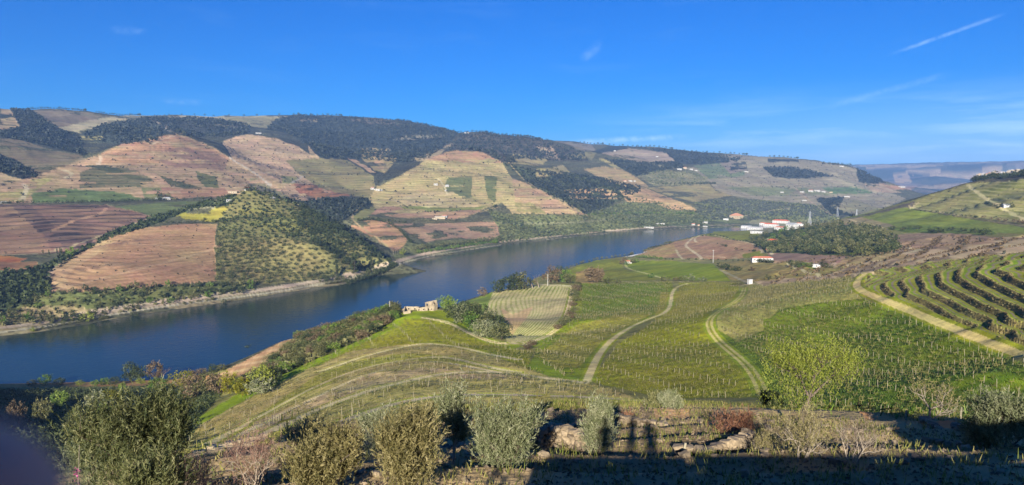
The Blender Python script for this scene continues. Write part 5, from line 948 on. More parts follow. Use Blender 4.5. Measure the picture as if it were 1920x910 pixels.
# ---------------------------------------------------------------- plants, stones and walls just below the viewpoint
def near_plant(name, label, cat, u, vb, vt, hw, kind, seed, n=600, per=14, leaf=.05, bare=.0, wid=.24, trunk_h=.25, up=.6, depth=3, group=None, length=.4, bark=None, stems=1):
    p = at(u, vb); d = math.hypot(p[0], p[1]); k = (p[1] * CP - p[2] * SP) / F; h = (vb - vt) * k * .84; r_ = hw * k * .80
    rng = np.random.default_rng(seed); out, tips = [], []; n = int(n * 1.2); leaf *= .78
    for s in range(stems):
        a = rng.uniform(0, 6.28); ln = (.15 if stems > 1 else .03); grow((math.cos(a) * ln * r_, math.sin(a) * ln * r_, -.1), (math.cos(a) * .5 * (stems > 1), math.sin(a) * .5 * (stems > 1), 1), h * .5, .035 * h * (.6 if stems > 1 else 1), depth, rng, out, .75, .35, (3, 4), tips, 4)
    T = np.array(tips); mx = np.percentile(np.hypot(T[:, 0], T[:, 1]), 88) + 1e-6; mz = np.percentile(T[:, 2], 96) + 1e-6; sx, sz = r_ * .95 / mx, h * .93 / mz
    S3 = np.array([sx, sx, sz]); out = [(np.asarray(P_) * S3, a_, b_) for P_, a_, b_ in out]; T = T * S3
    if leaf and n:   # extra tips so the crown fills its volume
        c = clumps(int(len(T) * .7), r_ * .92, h * (1 - trunk_h), h * trunk_h, 'round', .35, rng); T = np.concatenate([T[T[:, 2] > h * trunk_h * .8], c])
    e = bpy.data.objects.new(name, None); COL.objects.link(e); e.location = tuple(p); e.empty_display_size = .2
    thick = [q for q in out if q[1] > .012 * h / 2.5]; thin_ = [q for q in out if q[1] <= .012 * h / 2.5]
    tm = tubes('trunk', thick or out[:1], bark or BARK, 6); link(tm, 'trunk', e)
    if thin_: link(tubes('branches', thin_, bark or BARK, 3), 'branches', e)
    if n: link(shoots_mesh('crown', LM[kind], T, n, rng, length, leaf, per, wid, up, .12 * r_), 'crown', e)
    return tag(e, label, cat, group)
NP = near_plant
NP('olive_tree', 'broad dark olive tree at the lower left, largest of the near trees', 'olive tree', 262, 975, 728, 120, 'olived', 1, n=2100, leaf=.055, trunk_h=.1, stems=2)
NP('olive_bush', 'pale olive bush on the left flank of the broad dark olive', 'olive bush', 165, 960, 792, 62, 'olive', 2, n=900, leaf=.055, trunk_h=.05, stems=2)
NP('olive_bush', 'greyish leafy sprays at the bottom left under the broad olive', 'olive bush', 300, 1010, 862, 80, 'olived', 21, n=700, leaf=.06, trunk_h=.05, stems=2)
NP('dry_shrub', 'reddish twiggy shrub along the bottom edge left of centre', 'shrub', 370, 960, 846, 62, 'twigred', 3, n=420, per=10, leaf=.05, wid=.1, up=1.0, stems=4, bark=BARKL, trunk_h=.0)
NP('dry_shrub', 'bare reddish shrub with upright twigs beside the straw coloured bush', 'shrub', 470, 955, 842, 62, 'twigred', 4, n=360, per=9, leaf=.05, wid=.1, up=1.2, stems=5, bark=BARKL, trunk_h=.0)
NP('olive_bush', 'straw coloured bush at the bottom between the dry shrubs and the tan olive', 'olive bush', 605, 965, 806, 72, 'straw', 5, n=1250, leaf=.05, trunk_h=.05, stems=2)
NP('olive_bush', 'silver topped olive just behind the straw coloured bush', 'olive bush', 585, 880, 800, 50, 'olive', 6, n=550, leaf=.05, trunk_h=.1, stems=2)
NP('olive_tree', 'yellowish tan olive tree in the bottom middle', 'olive tree', 772, 950, 768, 68, 'straw', 7, n=1500, leaf=.05, trunk_h=.1, stems=2)
NP('olive_tree', 'silver grey olive behind the left side of the tan one', 'olive tree', 712, 872, 752, 42, 'olive', 8, n=750, leaf=.05, trunk_h=.12)
NP('olive_tree', 'narrow grey green olive with thin bare stems below its crown', 'olive tree', 848, 890, 726, 36, 'olive', 9, n=800, leaf=.05, trunk_h=.38, stems=2, bark=BARKL)
NP('olive_tree', 'wide silver green olive in the centre foreground', 'olive tree', 940, 900, 726, 72, 'olive', 10, n=1800, leaf=.05, trunk_h=.16, stems=2)
NP('olive_tree', 'slender pale olive left of the people shadows', 'olive tree', 1120, 868, 730, 36, 'olive', 11, n=850, leaf=.05, trunk_h=.08, stems=2)
NP('olive_bush', 'small dark bush on the terrace edge left of the orange earth', 'bush', 1226, 772, 737, 22, 'olived', 12, n=300, leaf=.07, trunk_h=.1)
NP('olive_bush', 'rounded grey green bush right above the orange earth', 'bush', 1262, 775, 730, 27, 'olive', 13, n=420, leaf=.07, trunk_h=.1)
NP('dry_shrub', 'low rust brown shrub spread over the stones right of centre', 'shrub', 1370, 826, 778, 50, 'rust', 14, n=420, per=10, leaf=.05, wid=.2, up=.5, stems=4, trunk_h=.0)
NP('dry_shrub', 'small reddish shrub behind the people shadows', 'shrub', 1176, 800, 768, 17, 'rust', 15, n=120, per=10, leaf=.05, trunk_h=0., stems=2)
NP('spring_tree', 'tall airy tree with fresh yellow green leaves right of centre', 'tree', 1502, 808, 606, 104, 'lime', 16, n=1500, per=10, leaf=.036, wid=.5, trunk_h=.2, depth=4, bark=BARK, length=.5)
NP('dry_shrub', 'tangled twiggy shrub under the yellow green tree', 'shrub', 1500, 880, 772, 66, 'straw', 17, n=420, per=10, leaf=.045, wid=.18, up=.8, stems=5, bark=BARKL, trunk_h=.0)
NP('dry_shrub', 'leafless thorny shrub with pale stems right of the yellow green tree', 'shrub', 1600, 880, 782, 52, 'twig', 18, n=220, per=8, leaf=.05, wid=.1, up=1, stems=5, bark=BARKL, trunk_h=.0)
NP('dry_shrub', 'small shrub with sparse leaves at the shadow edge under the spring tree', 'shrub', 1440, 870, 790, 34, 'straw', 22, n=200, per=9, leaf=.045, wid=.18, up=.9, stems=4, bark=BARKL, trunk_h=.0)
NP('bare_tree', 'small nearly leafless tree with a pale trunk on the lit rim at the right', 'tree', 1738, 806, 686, 56, 'straw', 19, n=260, per=7, leaf=.04, wid=.4, trunk_h=.3, depth=4, bark=BARKL)
NP('olive_bush', 'wide silver grey bush at the right edge', 'olive bush', 1880, 862, 762, 70, 'olive', 20, n=1200, leaf=.06, trunk_h=.0, stems=3)
NP('olive_bush', 'straw topped bush left of the silver grey one at the right edge', 'olive bush', 1835, 850, 775, 42, 'straw', 23, n=500, leaf=.06, trunk_h=.0, stems=3)
NP('olive_bush', 'dark green shrub behind the foot of the yellow green tree', 'bush', 1447, 772, 736, 24, 'dark', 24, n=300, leaf=.08, trunk_h=.1, wid=.5)
# foxglove like pink spray and tall dry stems bottom left
p = at(146, 1150); e = bpy.data.objects.new('pink_flower', None); COL.objects.link(e); e.location = tuple(p); rng = np.random.default_rng(5)
hh = (1150 - 862) * (p[1] * CP - p[2] * SP) / F
link(tubes('stem', [(((0, 0, 0), (.05, 0, hh * .5), (.18, 0, hh * 1.15)), .012, .004)], BARKL, 4), 'stem', e)
pm, nt, N_, L__, b_ = nodes('magenta_petal'); b_.inputs['Base Color'].default_value = (.34, .05, .16, 1)
Cn = np.stack([.10 + rng.uniform(-.02, .06, 90), rng.normal(size=90) * .04, hh * rng.uniform(.75, 1.0, 90)], 1); A = rdir(90, rng); B = np.cross(A, rdir(90, rng)); link(quads_mesh('petals', Cn, A * .016, B * .014, pm, rng.uniform(0, 1, 90)), 'petals', e)
tag(e, 'magenta flower spray on a thin stem in the lower left corner', 'flower')
# ---- stones
def stone_mat(name, c0, c1):
    m, nt, N, L, b = nodes(name); b.inputs['Roughness'].default_value = .9; g = N.new('ShaderNodeNewGeometry'); n = N.new('ShaderNodeTexNoise'); n.inputs['Scale'].default_value = 7; n.inputs['Detail'].default_value = 6; L.new(g.outputs['Position'], n.inputs['Vector'])
    oi = N.new('ShaderNodeObjectInfo'); a = N.new('ShaderNodeMath'); a.operation = 'MULTIPLY_ADD'; L.new(oi.outputs['Random'], a.inputs[0]); a.inputs[1].default_value = .6; L.new(n.outputs['Fac'], a.inputs[2])
    mr = N.new('ShaderNodeMapRange'); mr.inputs['From Min'].default_value = .35; mr.inputs['From Max'].default_value = 1.25; L.new(a.outputs[0], mr.inputs['Value'])
    r = N.new('ShaderNodeValToRGB'); L.new(mr.outputs[0], r.inputs[0]); r.color_ramp.elements[0].color = (*srgb(*c0, KA), 1); r.color_ramp.elements[1].color = (*srgb(*c1, KA), 1); L.new(r.outputs[0], b.inputs['Base Color'])
    bp = N.new('ShaderNodeBump'); bp.inputs['Distance'].default_value = .03; L.new(n.outputs['Fac'], bp.inputs['Height']); L.new(bp.outputs[0], b.inputs['Normal']); return m
SM = stone_mat('schist_stone', (84,72,58), (186,164,130)); SM2 = stone_mat('dark_schist', (78,72,64), (150,140,124))
def rock_mesh(name, seed, mat=None):
    rng = np.random.default_rng(seed); bm = bmesh.new(); bmesh.ops.create_cube(bm, size=1); bmesh.ops.bevel(bm, geom=bm.edges[:], offset=.16, segments=1, affect='EDGES')
    for v in bm.verts: v.co += Vector(rng.normal(size=3) * .08)
    me = bpy.data.meshes.new(name); bm.to_mesh(me); bm.free(); me.materials.append(mat or SM); return me
ROCKS = [rock_mesh('stone', i) for i in range(6)]
def dry_wall(label, line, h, depth=.4, off=0, sl=.26, sh=.12, mat=None):
    W3 = line_world(line, 2); seg = np.r_[0, np.cumsum(np.linalg.norm(np.diff(W3[:, :2], axis=0), axis=1))]; L_ = seg[-1]
    w = bpy.data.objects.new('stone_wall', None); COL.objects.link(w); w.location = tuple(W3[0]); tag(w, label, 'stone wall'); base = Vector(W3[0])
    nr = max(1, int(h / sh)); cnt = 0
    for k in range(nr):
        s = random.uniform(0, sl * .5)
        while s < L_:
            l = sl * random.uniform(.6, 1.4); x = np.interp(s + l / 2, seg, W3[:, 0]); y = np.interp(s + l / 2, seg, W3[:, 1]); x2 = np.interp(s + l, seg, W3[:, 0]); y2 = np.interp(s + l, seg, W3[:, 1])
            z = ground_at(x, y)[0] + k * sh + sh * .4; o = link(random.choice(ROCKS), 'stone', w, (x - base.x + random.gauss(0, .03), y - base.y + random.gauss(0, .03), z - base.z))
            o.rotation_euler = (random.gauss(0, .16), random.gauss(0, .12), math.atan2(y2 - y, x2 - x) + random.gauss(0, .22)); o.scale = (l * 1.05, depth * random.uniform(.8, 1.1), sh * random.uniform(.9, 1.35)); s += l; cnt += 1
            if k == nr - 1 and random.random() < .25: o.scale[2] *= 1.5
            if cnt > 290: return w
    return w
dry_wall('ruined stone wall lit by the sun between the wide olive and the slender pale olive', [(985,858),(1040,856),(1120,862)], .62)
dry_wall('sunlit stone wall running right from the leaning pale stake', [(1262,862),(1320,868),(1360,862),(1405,850)], .66)
dry_wall('low broken stone wall behind the people shadows', [(1130,806),(1200,812),(1250,812)], .4)
dry_wall('short heap of wall stones behind the slender pale olive', [(1000,822),(1060,824),(1100,820)], .45)
dry_wall('low stone edging under the narrow grey green olive', [(740,870),(800,862),(870,852)], .4)
dry_wall('stone edging on the right rim under the nearly leafless tree', [(1640,800),(1700,802),(1760,814),(1800,828)], .3, sl=.38)
gm = zone([(380,905),(560,850),(700,800),(1000,770),(1220,770),(1560,800),(1800,830),(1920,840),(1920,1000),(380,1000)]) & (R < 50)
P = scatter(gm & ~zone([(1215,772),(1250,768),(1295,780),(1290,800),(1235,797)]), 420, rg)
for p in P[:230]:
    s = random.choice([random.uniform(.1, .25), random.uniform(.12, .4)]); o = link(random.choice(ROCKS), 'rock', loc=(p[0], p[1], p[2] + s * .1)); o.scale = (s, s * random.uniform(.6, 1), s * random.uniform(.4, .8)); o.rotation_euler = (random.uniform(-.4, .4), random.uniform(-.4, .4), random.uniform(0, 6)); tag(o, ('small' if s < .2 else 'larger') + ' loose schist rock on the stony slope ' + ('under the left olives' if p[0] < -.5 else 'beside the ruined walls' if p[0] < 5 else 'in the shade at the right'), 'rock', 'loose rocks on the near slope')
# gravel and dry grass
P = scatter(gm, 9000, rg); n = len(P); A = rdir(n, rg) * rg.uniform(.02, .09, (n, 1)); B = np.cross(A, rdir(n, rg)); B = B / (np.linalg.norm(B, axis=1)[:, None] + 1e-6) * np.linalg.norm(A, axis=1)[:, None] * .8
C3 = np.cross(A, B); C3 = C3 / (np.linalg.norm(C3, axis=1)[:, None] + 1e-9) * np.linalg.norm(A, axis=1)[:, None] * .7; V = np.stack([P + A, P + B, P - A, P - B, P + abs(C3) * [.3, .3, 1.2]], 1).reshape(-1, 3)
f = np.array([(0,1,4,4),(1,2,4,4),(2,3,4,4),(3,0,4,4)]); f3 = (f[:, :3][None] + np.arange(n)[:, None, None] * 5).reshape(-1, 3); tag(link(np_mesh('gravel', V, f3, SM), 'gravel'), 'broken stones and gravel strewn over the slope', 'gravel', kind='stuff')
def grass(name, P, h, mat, label, nb=6, rng=rg, w=.012, spread=.12):
    n = len(P) * nb; Q = np.repeat(P, nb, 0) + rng.normal(size=(n, 3)) * [spread, spread, 0]; d = rdir(n, rng) * .45; d[:, 2] = 1; hh = h * rng.uniform(.4, 1.3, n)[:, None]; s = np.cross(d, rdir(n, rng)); s = s / np.linalg.norm(s, axis=1)[:, None] * w
    V = np.stack([Q - s, Q + s, Q + d * hh + s * .2, Q + d * hh - s * .2], 1).reshape(-1, 3); me = np_mesh(name, V, np.arange(n * 4).reshape(n, 4), mat); a = me.attributes.new('tint', 'FLOAT', 'POINT'); a.data.foreach_set('value', np.repeat(rng.uniform(0, 1, n), 4).astype(np.float32)); tag(link(me, name), label, 'grass', kind='stuff')
grass('dry_grass', scatter(gm, 1500, rg), .2, LM['grass'], 'dry and green grass tufts between the stones of the near slope', 7)
grass('rim_grass', scatter((R > 36) & (R < 50) & ZN['rim'] & (TH > -.2) & ~zone([(1210,765),(1300,770),(1560,785),(1800,800),(1800,830),(1210,810)]), 1500, rg), .16, LM['grass'], 'grass along the rim of the near slope', 6, w=.012)
P = scatter(ZN['vines_c'] & (R < 330), 6500, rg, power=1.0); grass('vineyard_grass', P, .32, LM['green'], 'lush green grass between the rows of the right hand vineyard', 6, w=.04, spread=.7)
P = scatter((ZN['hill_rows'] | ZN['vines_b']) & (R < 300), 6500, rg, power=1.0); grass('slope_grass', P, .25, LM['grass'], 'tufty grass between the vine rows of the round hill', 5, w=.035, spread=.6)
# leaning stake and fence stakes at the rim, blue scrap in the shade
def stake(label, u, v, hpx, lean=0):
    p = at(u, v); h = hpx * math.hypot(p[0], p[1]) / F; pv, pf = box_arrays(np.zeros((1, 3)), .07, h, np.array([[lean * h, 0]])); return tag(link(np_mesh('wooden_stake', pv, pf, POST), 'wooden_stake', loc=p), label, 'stake')
stake('pale leaning stake in front of the sunlit wall', 1273, 866, 46, .25); stake('dark tilted stake behind the dry shrubs', 520, 842, 22, -.6); stake('upright stake on the rim right of the wide olive', 1208, 768, 16); stake('upright stake left of the bush above the orange earth', 1220, 768, 14)
stake('short stake at the left end of the right rim', 1698, 797, 22); stake('stake standing in the right vineyard below the track', 1838, 744, 22); stake('thin stake in the shaded bank beside the vine hill', 641, 788, 26); stake('thin stake right of the shaded bank stake', 660, 782, 28)
bm_, nt, N_, L__, b_ = nodes('blue_plastic'); b_.inputs['Base Color'].default_value = (.05, .16, .5, 1)
for u, v, lb in ((1111, 869, 'crumpled blue plastic bag lying in the shade'), (1082, 903, 'tiny blue scrap at the bottom of the shade')):
    me = rock_mesh('plastic_bag', 77, bm_); me.materials.clear(); me.materials.append(bm_); o = link(me, 'plastic_bag', loc=at(u, v) + np.array([0, 0, .05])); o.scale = (.16, .12, .09) if v < 880 else (.05, .05, .04); tag(o, lb, 'plastic bag')
# ---------------------------------------------------------------- buildings
def plain(name, c, rough=.85, vary=.18, sc=1.2, metal=0):
    m, nt, N, L, b = nodes(name); b.inputs['Roughness'].default_value = rough; b.inputs['Metallic'].default_value = metal
    g = N.new('ShaderNodeNewGeometry'); n = N.new('ShaderNodeTexNoise'); n.inputs['Scale'].default_value = sc; n.inputs['Detail'].default_value = 6; L.new(g.outputs['Position'], n.inputs['Vector'])
    r = N.new('ShaderNodeValToRGB'); L.new(n.outputs['Fac'], r.inputs[0]); a, z = [tuple(x * k for x in srgb(*c, 1)) for k in (1 - vary, 1 + vary * .6)]
    r.color_ramp.elements[0].position, r.color_ramp.elements[1].position = .3, .7; r.color_ramp.elements[0].color = (*a, 1); r.color_ramp.elements[1].color = (*[min(x, .85) for x in z], 1); L.new(r.outputs[0], b.inputs['Base Color']); return m
FARW = plain('dim_white_render', (148,146,140), vary=.3); WHITE = plain('white_render', (170,169,166)); CREAM = plain('cream_render', (152,138,114)); TILE = plain('orange_roof_tile', (178,84,50), vary=.3, sc=.8); TILE2 = plain('faded_roof_tile', (170,104,78), vary=.3); GREY = plain('grey_metal_roof', (150,152,152)); GLASS = plain('window_glass', (40,44,50), .2, .1)  # the far houses get a toned-down copy of the white render
STONE = plain('ruin_stone', (146,132,108), vary=.4, sc=.9); DOORM = plain('door_wood', (84,64,46)); CONC = plain('concrete_pole', (160,158,150)); STEEL = plain('grey_steel', (150,154,158), .5)
def box_mb(bm, c, s, rz=0):
    r = bmesh.ops.create_cube(bm, size=1); M_ = Matrix.Translation(c) @ Matrix.Rotation(rz, 4, 'Z') @ Matrix.Diagonal((*s, 1)); bmesh.ops.transform(bm, matrix=M_, verts=r['verts'])
def bm_obj(name, bm, mat, parent=None):
    me = bpy.data.meshes.new(name); bm.to_mesh(me); bm.free(); me.materials.append(mat); return link(me, name, parent)
def house(name, label, cat, u, v, w, d, h, yaw=0, roof='hip', wall=None, roofm=None, win=(4, 1), doors=1, group=None, rh=None, chim=0, base=None, sink=1.0):
    """a building with its near long side centred at picture point (u, v); yaw in degrees from facing the viewpoint"""
    p = at(u, v) if base is None else np.array(base); az = math.atan2(p[0], p[1]); e = bpy.data.objects.new(name, None); COL.objects.link(e); e.location = tuple(p); e.rotation_euler = (0, 0, -az + yaw * D2R)
    wall = wall or WHITE; roofm = roofm or TILE; bm = bmesh.new(); box_mb(bm, (0, d / 2, h / 2 - sink / 2), (w, d, h + sink)); bm_obj('wall', bm, wall, e)
    o = .35; rh = rh if rh is not None else d * .22; x, y0, y1 = w / 2 + o, -o, d + o
    if roof == 'hip': k = min(w, d) * .45; V = [(-x, y0, h), (x, y0, h), (x, y1, h), (-x, y1, h), (-x + k, d / 2, h + rh), (x - k, d / 2, h + rh)]; Fc = [(0,1,5,4), (1,2,5), (2,3,4,5), (3,0,4), (3,2,1,0)]
    elif roof == 'gable': V = [(-x, y0, h), (x, y0, h), (x, y1, h), (-x, y1, h), (-x, d / 2, h + rh), (x, d / 2, h + rh)]; Fc = [(0,1,5,4), (1,2,5), (2,3,4,5), (3,0,4), (3,2,1,0)]
    elif roof == 'mono': V = [(-x, y0, h + .1), (x, y0, h + .1), (x, y1, h + rh), (-x, y1, h + rh), (-x, y0, h + .35), (x, y0, h + .35), (x, y1, h + rh + .25), (-x, y1, h + rh + .25)]; Fc = [(3,2,1,0),(4,5,6,7),(0,1,5,4),(1,2,6,5),(2,3,7,6),(3,0,4,7)]
    else: V = None
    if V: mesh_obj('roof', V, Fc, roofm, e)
    else: bm = bmesh.new(); box_mb(bm, (0, d / 2, h + .12), (w + .3, d + .3, .24)); bm_obj('roof', bm, roofm, e)
    nw, nf = win; fh = h / max(nf, 1)
    for f in range(nf):
        for i in range(nw):
            cx = -w / 2 + w * (i + .5) / nw
            if doors and f == 0 and i == nw // 2: bm = bmesh.new(); box_mb(bm, (cx, -.02, 1.05), (1.1, .12, 2.1)); bm_obj('door', bm, DOORM, e); continue
            bm = bmesh.new(); box_mb(bm, (cx, -.02, f * fh + fh * .55), (.95, .12, fh * .42)); bm_obj('window', bm, GLASS, e)
    for s in (-1, 1):
        if d > 5: bm = bmesh.new(); box_mb(bm, (s * (w / 2 + .01), d / 2, h * .55), (.12, .95, h * .3)); bm_obj('window', bm, GLASS, e)
    for i in range(chim): bm = bmesh.new(); box_mb(bm, (w * (.25 - .5 * i), d * .5, h + rh * .9), (.8, .8, 1.6)); bm_obj('chimney', bm, wall, e)
    return tag(e, label, cat, group)
HS = house
# white estate on the river bend
HS('estate_wing', 'long white estate building with orange hipped roof, at the back of the estate', 'building', 1462, 419, 42, 14, 7, -25, 'hip', win=(9, 2), chim=2)
HS('estate_wing', 'white estate building with orange roof in front of the long one', 'building', 1444, 425, 36, 13, 6, -22, 'hip', win=(7, 1), chim=1)
HS('estate_wing', 'low white wing with dark orange roof at the right front of the estate', 'building', 1462, 431, 24, 9, 4.5, -30, 'hip', roofm=TILE2, win=(5, 1))
HS('estate_hall', 'tall white gabled hall at the right end of the estate', 'building', 1480, 431, 16, 18, 10, -35, 'gable', roofm=GREY, win=(3, 2), rh=3)
HS('estate_shed', 'white cellar shed with pale roof at the left of the estate', 'building', 1413, 431, 34, 14, 5, -28, 'gable', roofm=WHITE, win=(6, 1), rh=2)
HS('estate_shed', 'lower white shed on the waterside corner of the estate', 'building', 1420, 438, 30, 9, 4, -30, 'flat', roofm=WHITE, win=(5, 1))
HS('estate_shed', 'narrow white shed nearest the river tip', 'building', 1398, 428, 24, 9, 4.5, -20, 'mono', roofm=WHITE, win=(4, 1), rh=1.5)
HS('estate_shed', 'small white store behind the estate sheds', 'building', 1430, 422, 18, 9, 5, -20, 'hip', roofm=TILE2, win=(3, 1))
HS('small_house', 'small orange roofed house right behind the estate', 'house', 1497, 422, 16, 9, 4, -10, 'hip', win=(3, 1), roofm=TILE2); HS('small_house', 'white house with low roof at the right behind the estate', 'house', 1504, 424, 10, 7, 3.5, 5, 'flat', win=(2, 1), roofm=WHITE)
HS('cottage', 'cottage with red roof among the green trees below the estate', 'cottage', 1449, 456, 17, 9, 4, -15, 'hip', wall=CREAM, win=(4, 1), chim=1); HS('shed', 'small yellow shed on the track below the red roofed cottage', 'shed', 1440, 473, 5, 4, 3, 0, 'gable', wall=CREAM, roofm=TILE2, win=(1, 1))
HS('farmhouse', 'white ended farmhouse with reddish roof above the green hedge at the field corner', 'farmhouse', 1430, 491, 20, 7, 3.6, 12, 'hip', win=(4, 1), roofm=TILE2); HS('outhouse', 'white outhouse against the left end of the farmhouse by the hedge', 'outhouse', 1420, 490, 6, 6, 3.4, 25, 'flat', roofm=GREY, win=(1, 1), doors=0)
for i in range(8): tree('hedge_bush', 'dark green bush of the hedge in front of the field corner farmhouse', 'bush', 1424 + i * 3.4, 492 + .2 * i, hpx=8, w=1.1, proto=P_ROUND['dark'], group='hedge in front of the farmhouse', sink=.1)
HS('terracotta_house', 'large pinkish hip roofed house on the slope above the far river tip', 'house', 1376, 410, 30, 24, 8, -35, 'hip', wall=CREAM, roofm=plain('peach_roof', (176,124,94)), win=(5, 2), rh=7); HS('white_house', 'white house just below the pinkish house above the river tip', 'house', 1361, 413, 14, 8, 4, 0, 'flat', roofm=WHITE, win=(3, 1))
HS('cottage', 'red roofed cottage with white wall at the corner of the bright green field', 'cottage', 1178, 495, 9, 6, 3.2, 10, 'hip', win=(2, 1), roofm=TILE2)
for u, v, k in ((1168,496,'brown'),(1174,497,'green'),(1186,494,'mid'),(1192,493,'green'),(1170,491,'rust' if 0 else 'brown')): tree('garden_bush', 'small bush in the garden of the cottage by the bright green field', 'bush', u, v, hpx=9, w=1.4, proto=P_ROUND[k], group='garden bushes by the field cottage', sink=.1)
HS('shed', 'tiny white shed among dark bushes behind the field road', 'shed', 1531, 498, 6, 4, 2.2, 0, 'flat', roofm=WHITE, win=(1, 1), doors=0); HS('glass_shed', 'small white building between the terraces of the right hand hill', 'shed', 1888, 388, 7, 6, 3, 20, 'gable', roofm=GREY, win=(1, 1), doors=0)
for u, v, h_ in ((1866,386,6),(1880,385,8),(1894,386,8),(1900,389,5),(1858,383,5),(1872,390,5)): tree('terrace_bush', 'dark bush round the small white building on the right hand hill', 'bush', u, v, hpx=h_, w=1.6, proto=P_ROUND['dark'], group='bushes on the right hand hill', parts=False)
# far bank houses
for u, v, w, d, h, rf, wl, rm, n, lb in (
  (1215,428,34,8,3.6,'flat',WHITE,WHITE,5,'long low white building at the far waterside'),(1242,421,14,7,3.5,'flat',WHITE,WHITE,3,'white building above the long one at the far waterside'),(1233,421,9,6,3,'flat',WHITE,GREY,2,'small white building beside the waterside one'),(1300,423,10,7,5,'gable',WHITE,TILE2,2,'white gabled house on the far bank'),(1322,419,16,8,5,'flat',WHITE,WHITE,3,'white two storey house on the far bank near the river tip'),(1322,426,14,7,3,'flat',WHITE,WHITE,3,'low white house at the far waterline near the tip'),(1310,424,7,6,4,'hip',CREAM,TILE2,2,'pale house by the dark round tree on the far bank'),
  (825,410,26,9,5,'flat',CREAM,WHITE,5,'white farmhouse between the pink fields across the river'),(833,407,14,8,6,'hip',WHITE,TILE2,3,'tall white house behind the farmhouse between the pink fields'),(815,412,12,7,3.5,'flat',CREAM,GREY,2,'grey shed left of the farmhouse between the pink fields'),(706,357,20,9,5,'flat',WHITE,WHITE,4,'white farm at the foot of the tan terraced hill'),(698,356,10,8,6,'hip',WHITE,TILE2,2,'white house left of the farm at the tan terraced hill'),(714,357,9,7,4,'flat',WHITE,WHITE,2,'small white barn right of the farm at the tan terraced hill'),
  (817,347,12,8,5,'flat',WHITE,WHITE,2,'left white house halfway up the tan terraced hill'),(838,350,12,8,5,'hip',WHITE,GREY,2,'right white house halfway up the tan terraced hill'),(836,358,7,5,4,'flat',WHITE,WHITE,1,'tiny white house under the two houses on the tan hill'),(300,375,18,8,4,'flat',WHITE,WHITE,4,'white farm at the foot of the broad left hill'),(312,375,16,8,4,'hip',WHITE,GREY,3,'grey roofed barn of the farm below the broad left hill'),
  (436,362,20,7,4,'flat',CREAM,CREAM,4,'cream house on the hilltop left of the olive grove'),(463,357,9,7,5,'hip',WHITE,TILE2,2,'white house on the very top of the olive hill'),(431,378,12,6,3.4,'flat',WHITE,WHITE,3,'white house at the top of the yellow field'),(512,373,8,5,3,'hip',WHITE,GREY,2,'small white house on the crest of the olive hill'),(4,380,16,7,4,'flat',WHITE,GREY,3,'grey building at the left edge behind the hedge'),
  (1182,341,16,8,6,'flat',WHITE,WHITE,3,'white house on the tan terraces right of centre'),(1172,341,13,8,5,'gable',CREAM,TILE2,2,'brick coloured house on the tan terraces right of centre'),(1190,341,9,7,5,'flat',WHITE,WHITE,2,'small white annex on the tan terraces right of centre'),(1274,319,22,9,7,'flat',WHITE,WHITE,3,'left white house of the hamlet below the dark wood'),(1284,317,18,9,8,'hip',CREAM,TILE2,3,'pale tall house in the hamlet below the dark wood'),(1296,319,16,8,6,'flat',WHITE,WHITE,2,'middle white house of the hamlet below the dark wood'),(1305,321,14,8,5,'flat',WHITE,WHITE,2,'right white house of the hamlet below the dark wood'),
  (1153,284,14,8,6,'flat',WHITE,WHITE,2,'lone white house near the skyline right of centre'),(1232,295,14,8,6,'flat',WHITE,WHITE,2,'lone white house on the bare high slope'),(1399,323,24,8,5,'flat',WHITE,WHITE,3,'long white house on the far grey slope'),(1466,362,16,8,5,'flat',WHITE,WHITE,3,'white house left of the far white hamlet'),(1503,361,20,8,5,'flat',WHITE,WHITE,3,'left building of the far white hamlet'),(1520,360,22,10,8,'hip',WHITE,TILE2,3,'centre building of the far white hamlet'),(1532,360,26,10,9,'flat',WHITE,WHITE,4,'largest building of the far white hamlet'),(1544,361,18,8,6,'flat',WHITE,WHITE,3,'right building of the far white hamlet'),(1558,362,14,8,5,'flat',CREAM,TILE2,2,'orange walled house at the right of the far hamlet'),(1588,370,26,8,5,'flat',WHITE,WHITE,4,'white house with dark trees below the far hamlet'),(1508,377,18,7,4,'flat',WHITE,WHITE,3,'low white house under the far hamlet'),
  (876,251,30,12,8,'flat',WHITE,WHITE,4,'white buildings on the skyline saddle'),(485,251,24,10,5,'flat',WHITE,WHITE,3,'white building beneath the skyline left of the forest hill'),(1578,313,24,9,6,'flat',WHITE,WHITE,3,'white house below the end of the far ridge'),(1690,352,34,14,7,'flat',WHITE,WHITE,4,'white building in the blue valley far away')):
    HS('hill_house', lb, 'house', u, v, w * .82, d * .85, h * .8, random.uniform(-15, 15), rf, wall=FARW if wl is WHITE else wl, roofm=GREY if rm is WHITE else rm, win=(n, 1))
tree_row([(1822,334),(1850,332),(1880,329),(1925,327)], 34, 9, 'dark tree in front of the skyline town on the right hand hill')
# hilltop town on the right skyline
rt = random.Random(3)
for i in range(40):
    t = rt.random(); u = 1832 + t * 98; v = 327 - t * 7 + rt.uniform(-1.5, 3.5); D_ = 3000; th, e_ = ang(u, v); z = float(e_) * D_
    b_ = (D_ * math.sin(float(th)), D_ * math.cos(float(th)), z); HS('town_house', 'tiny white house of the town strung along the right hand skyline', 'house', 0, 0, rt.uniform(6, 13), 8, rt.uniform(3, 5), rt.uniform(-30, 30), rt.choice(['hip', 'flat', 'gable']), wall=rt.choice([WHITE, CREAM, STONE]), roofm=rt.choice([TILE2, WHITE, GREY]), win=(2, 1), doors=0, group='houses of the skyline town', base=b_, sink=0)
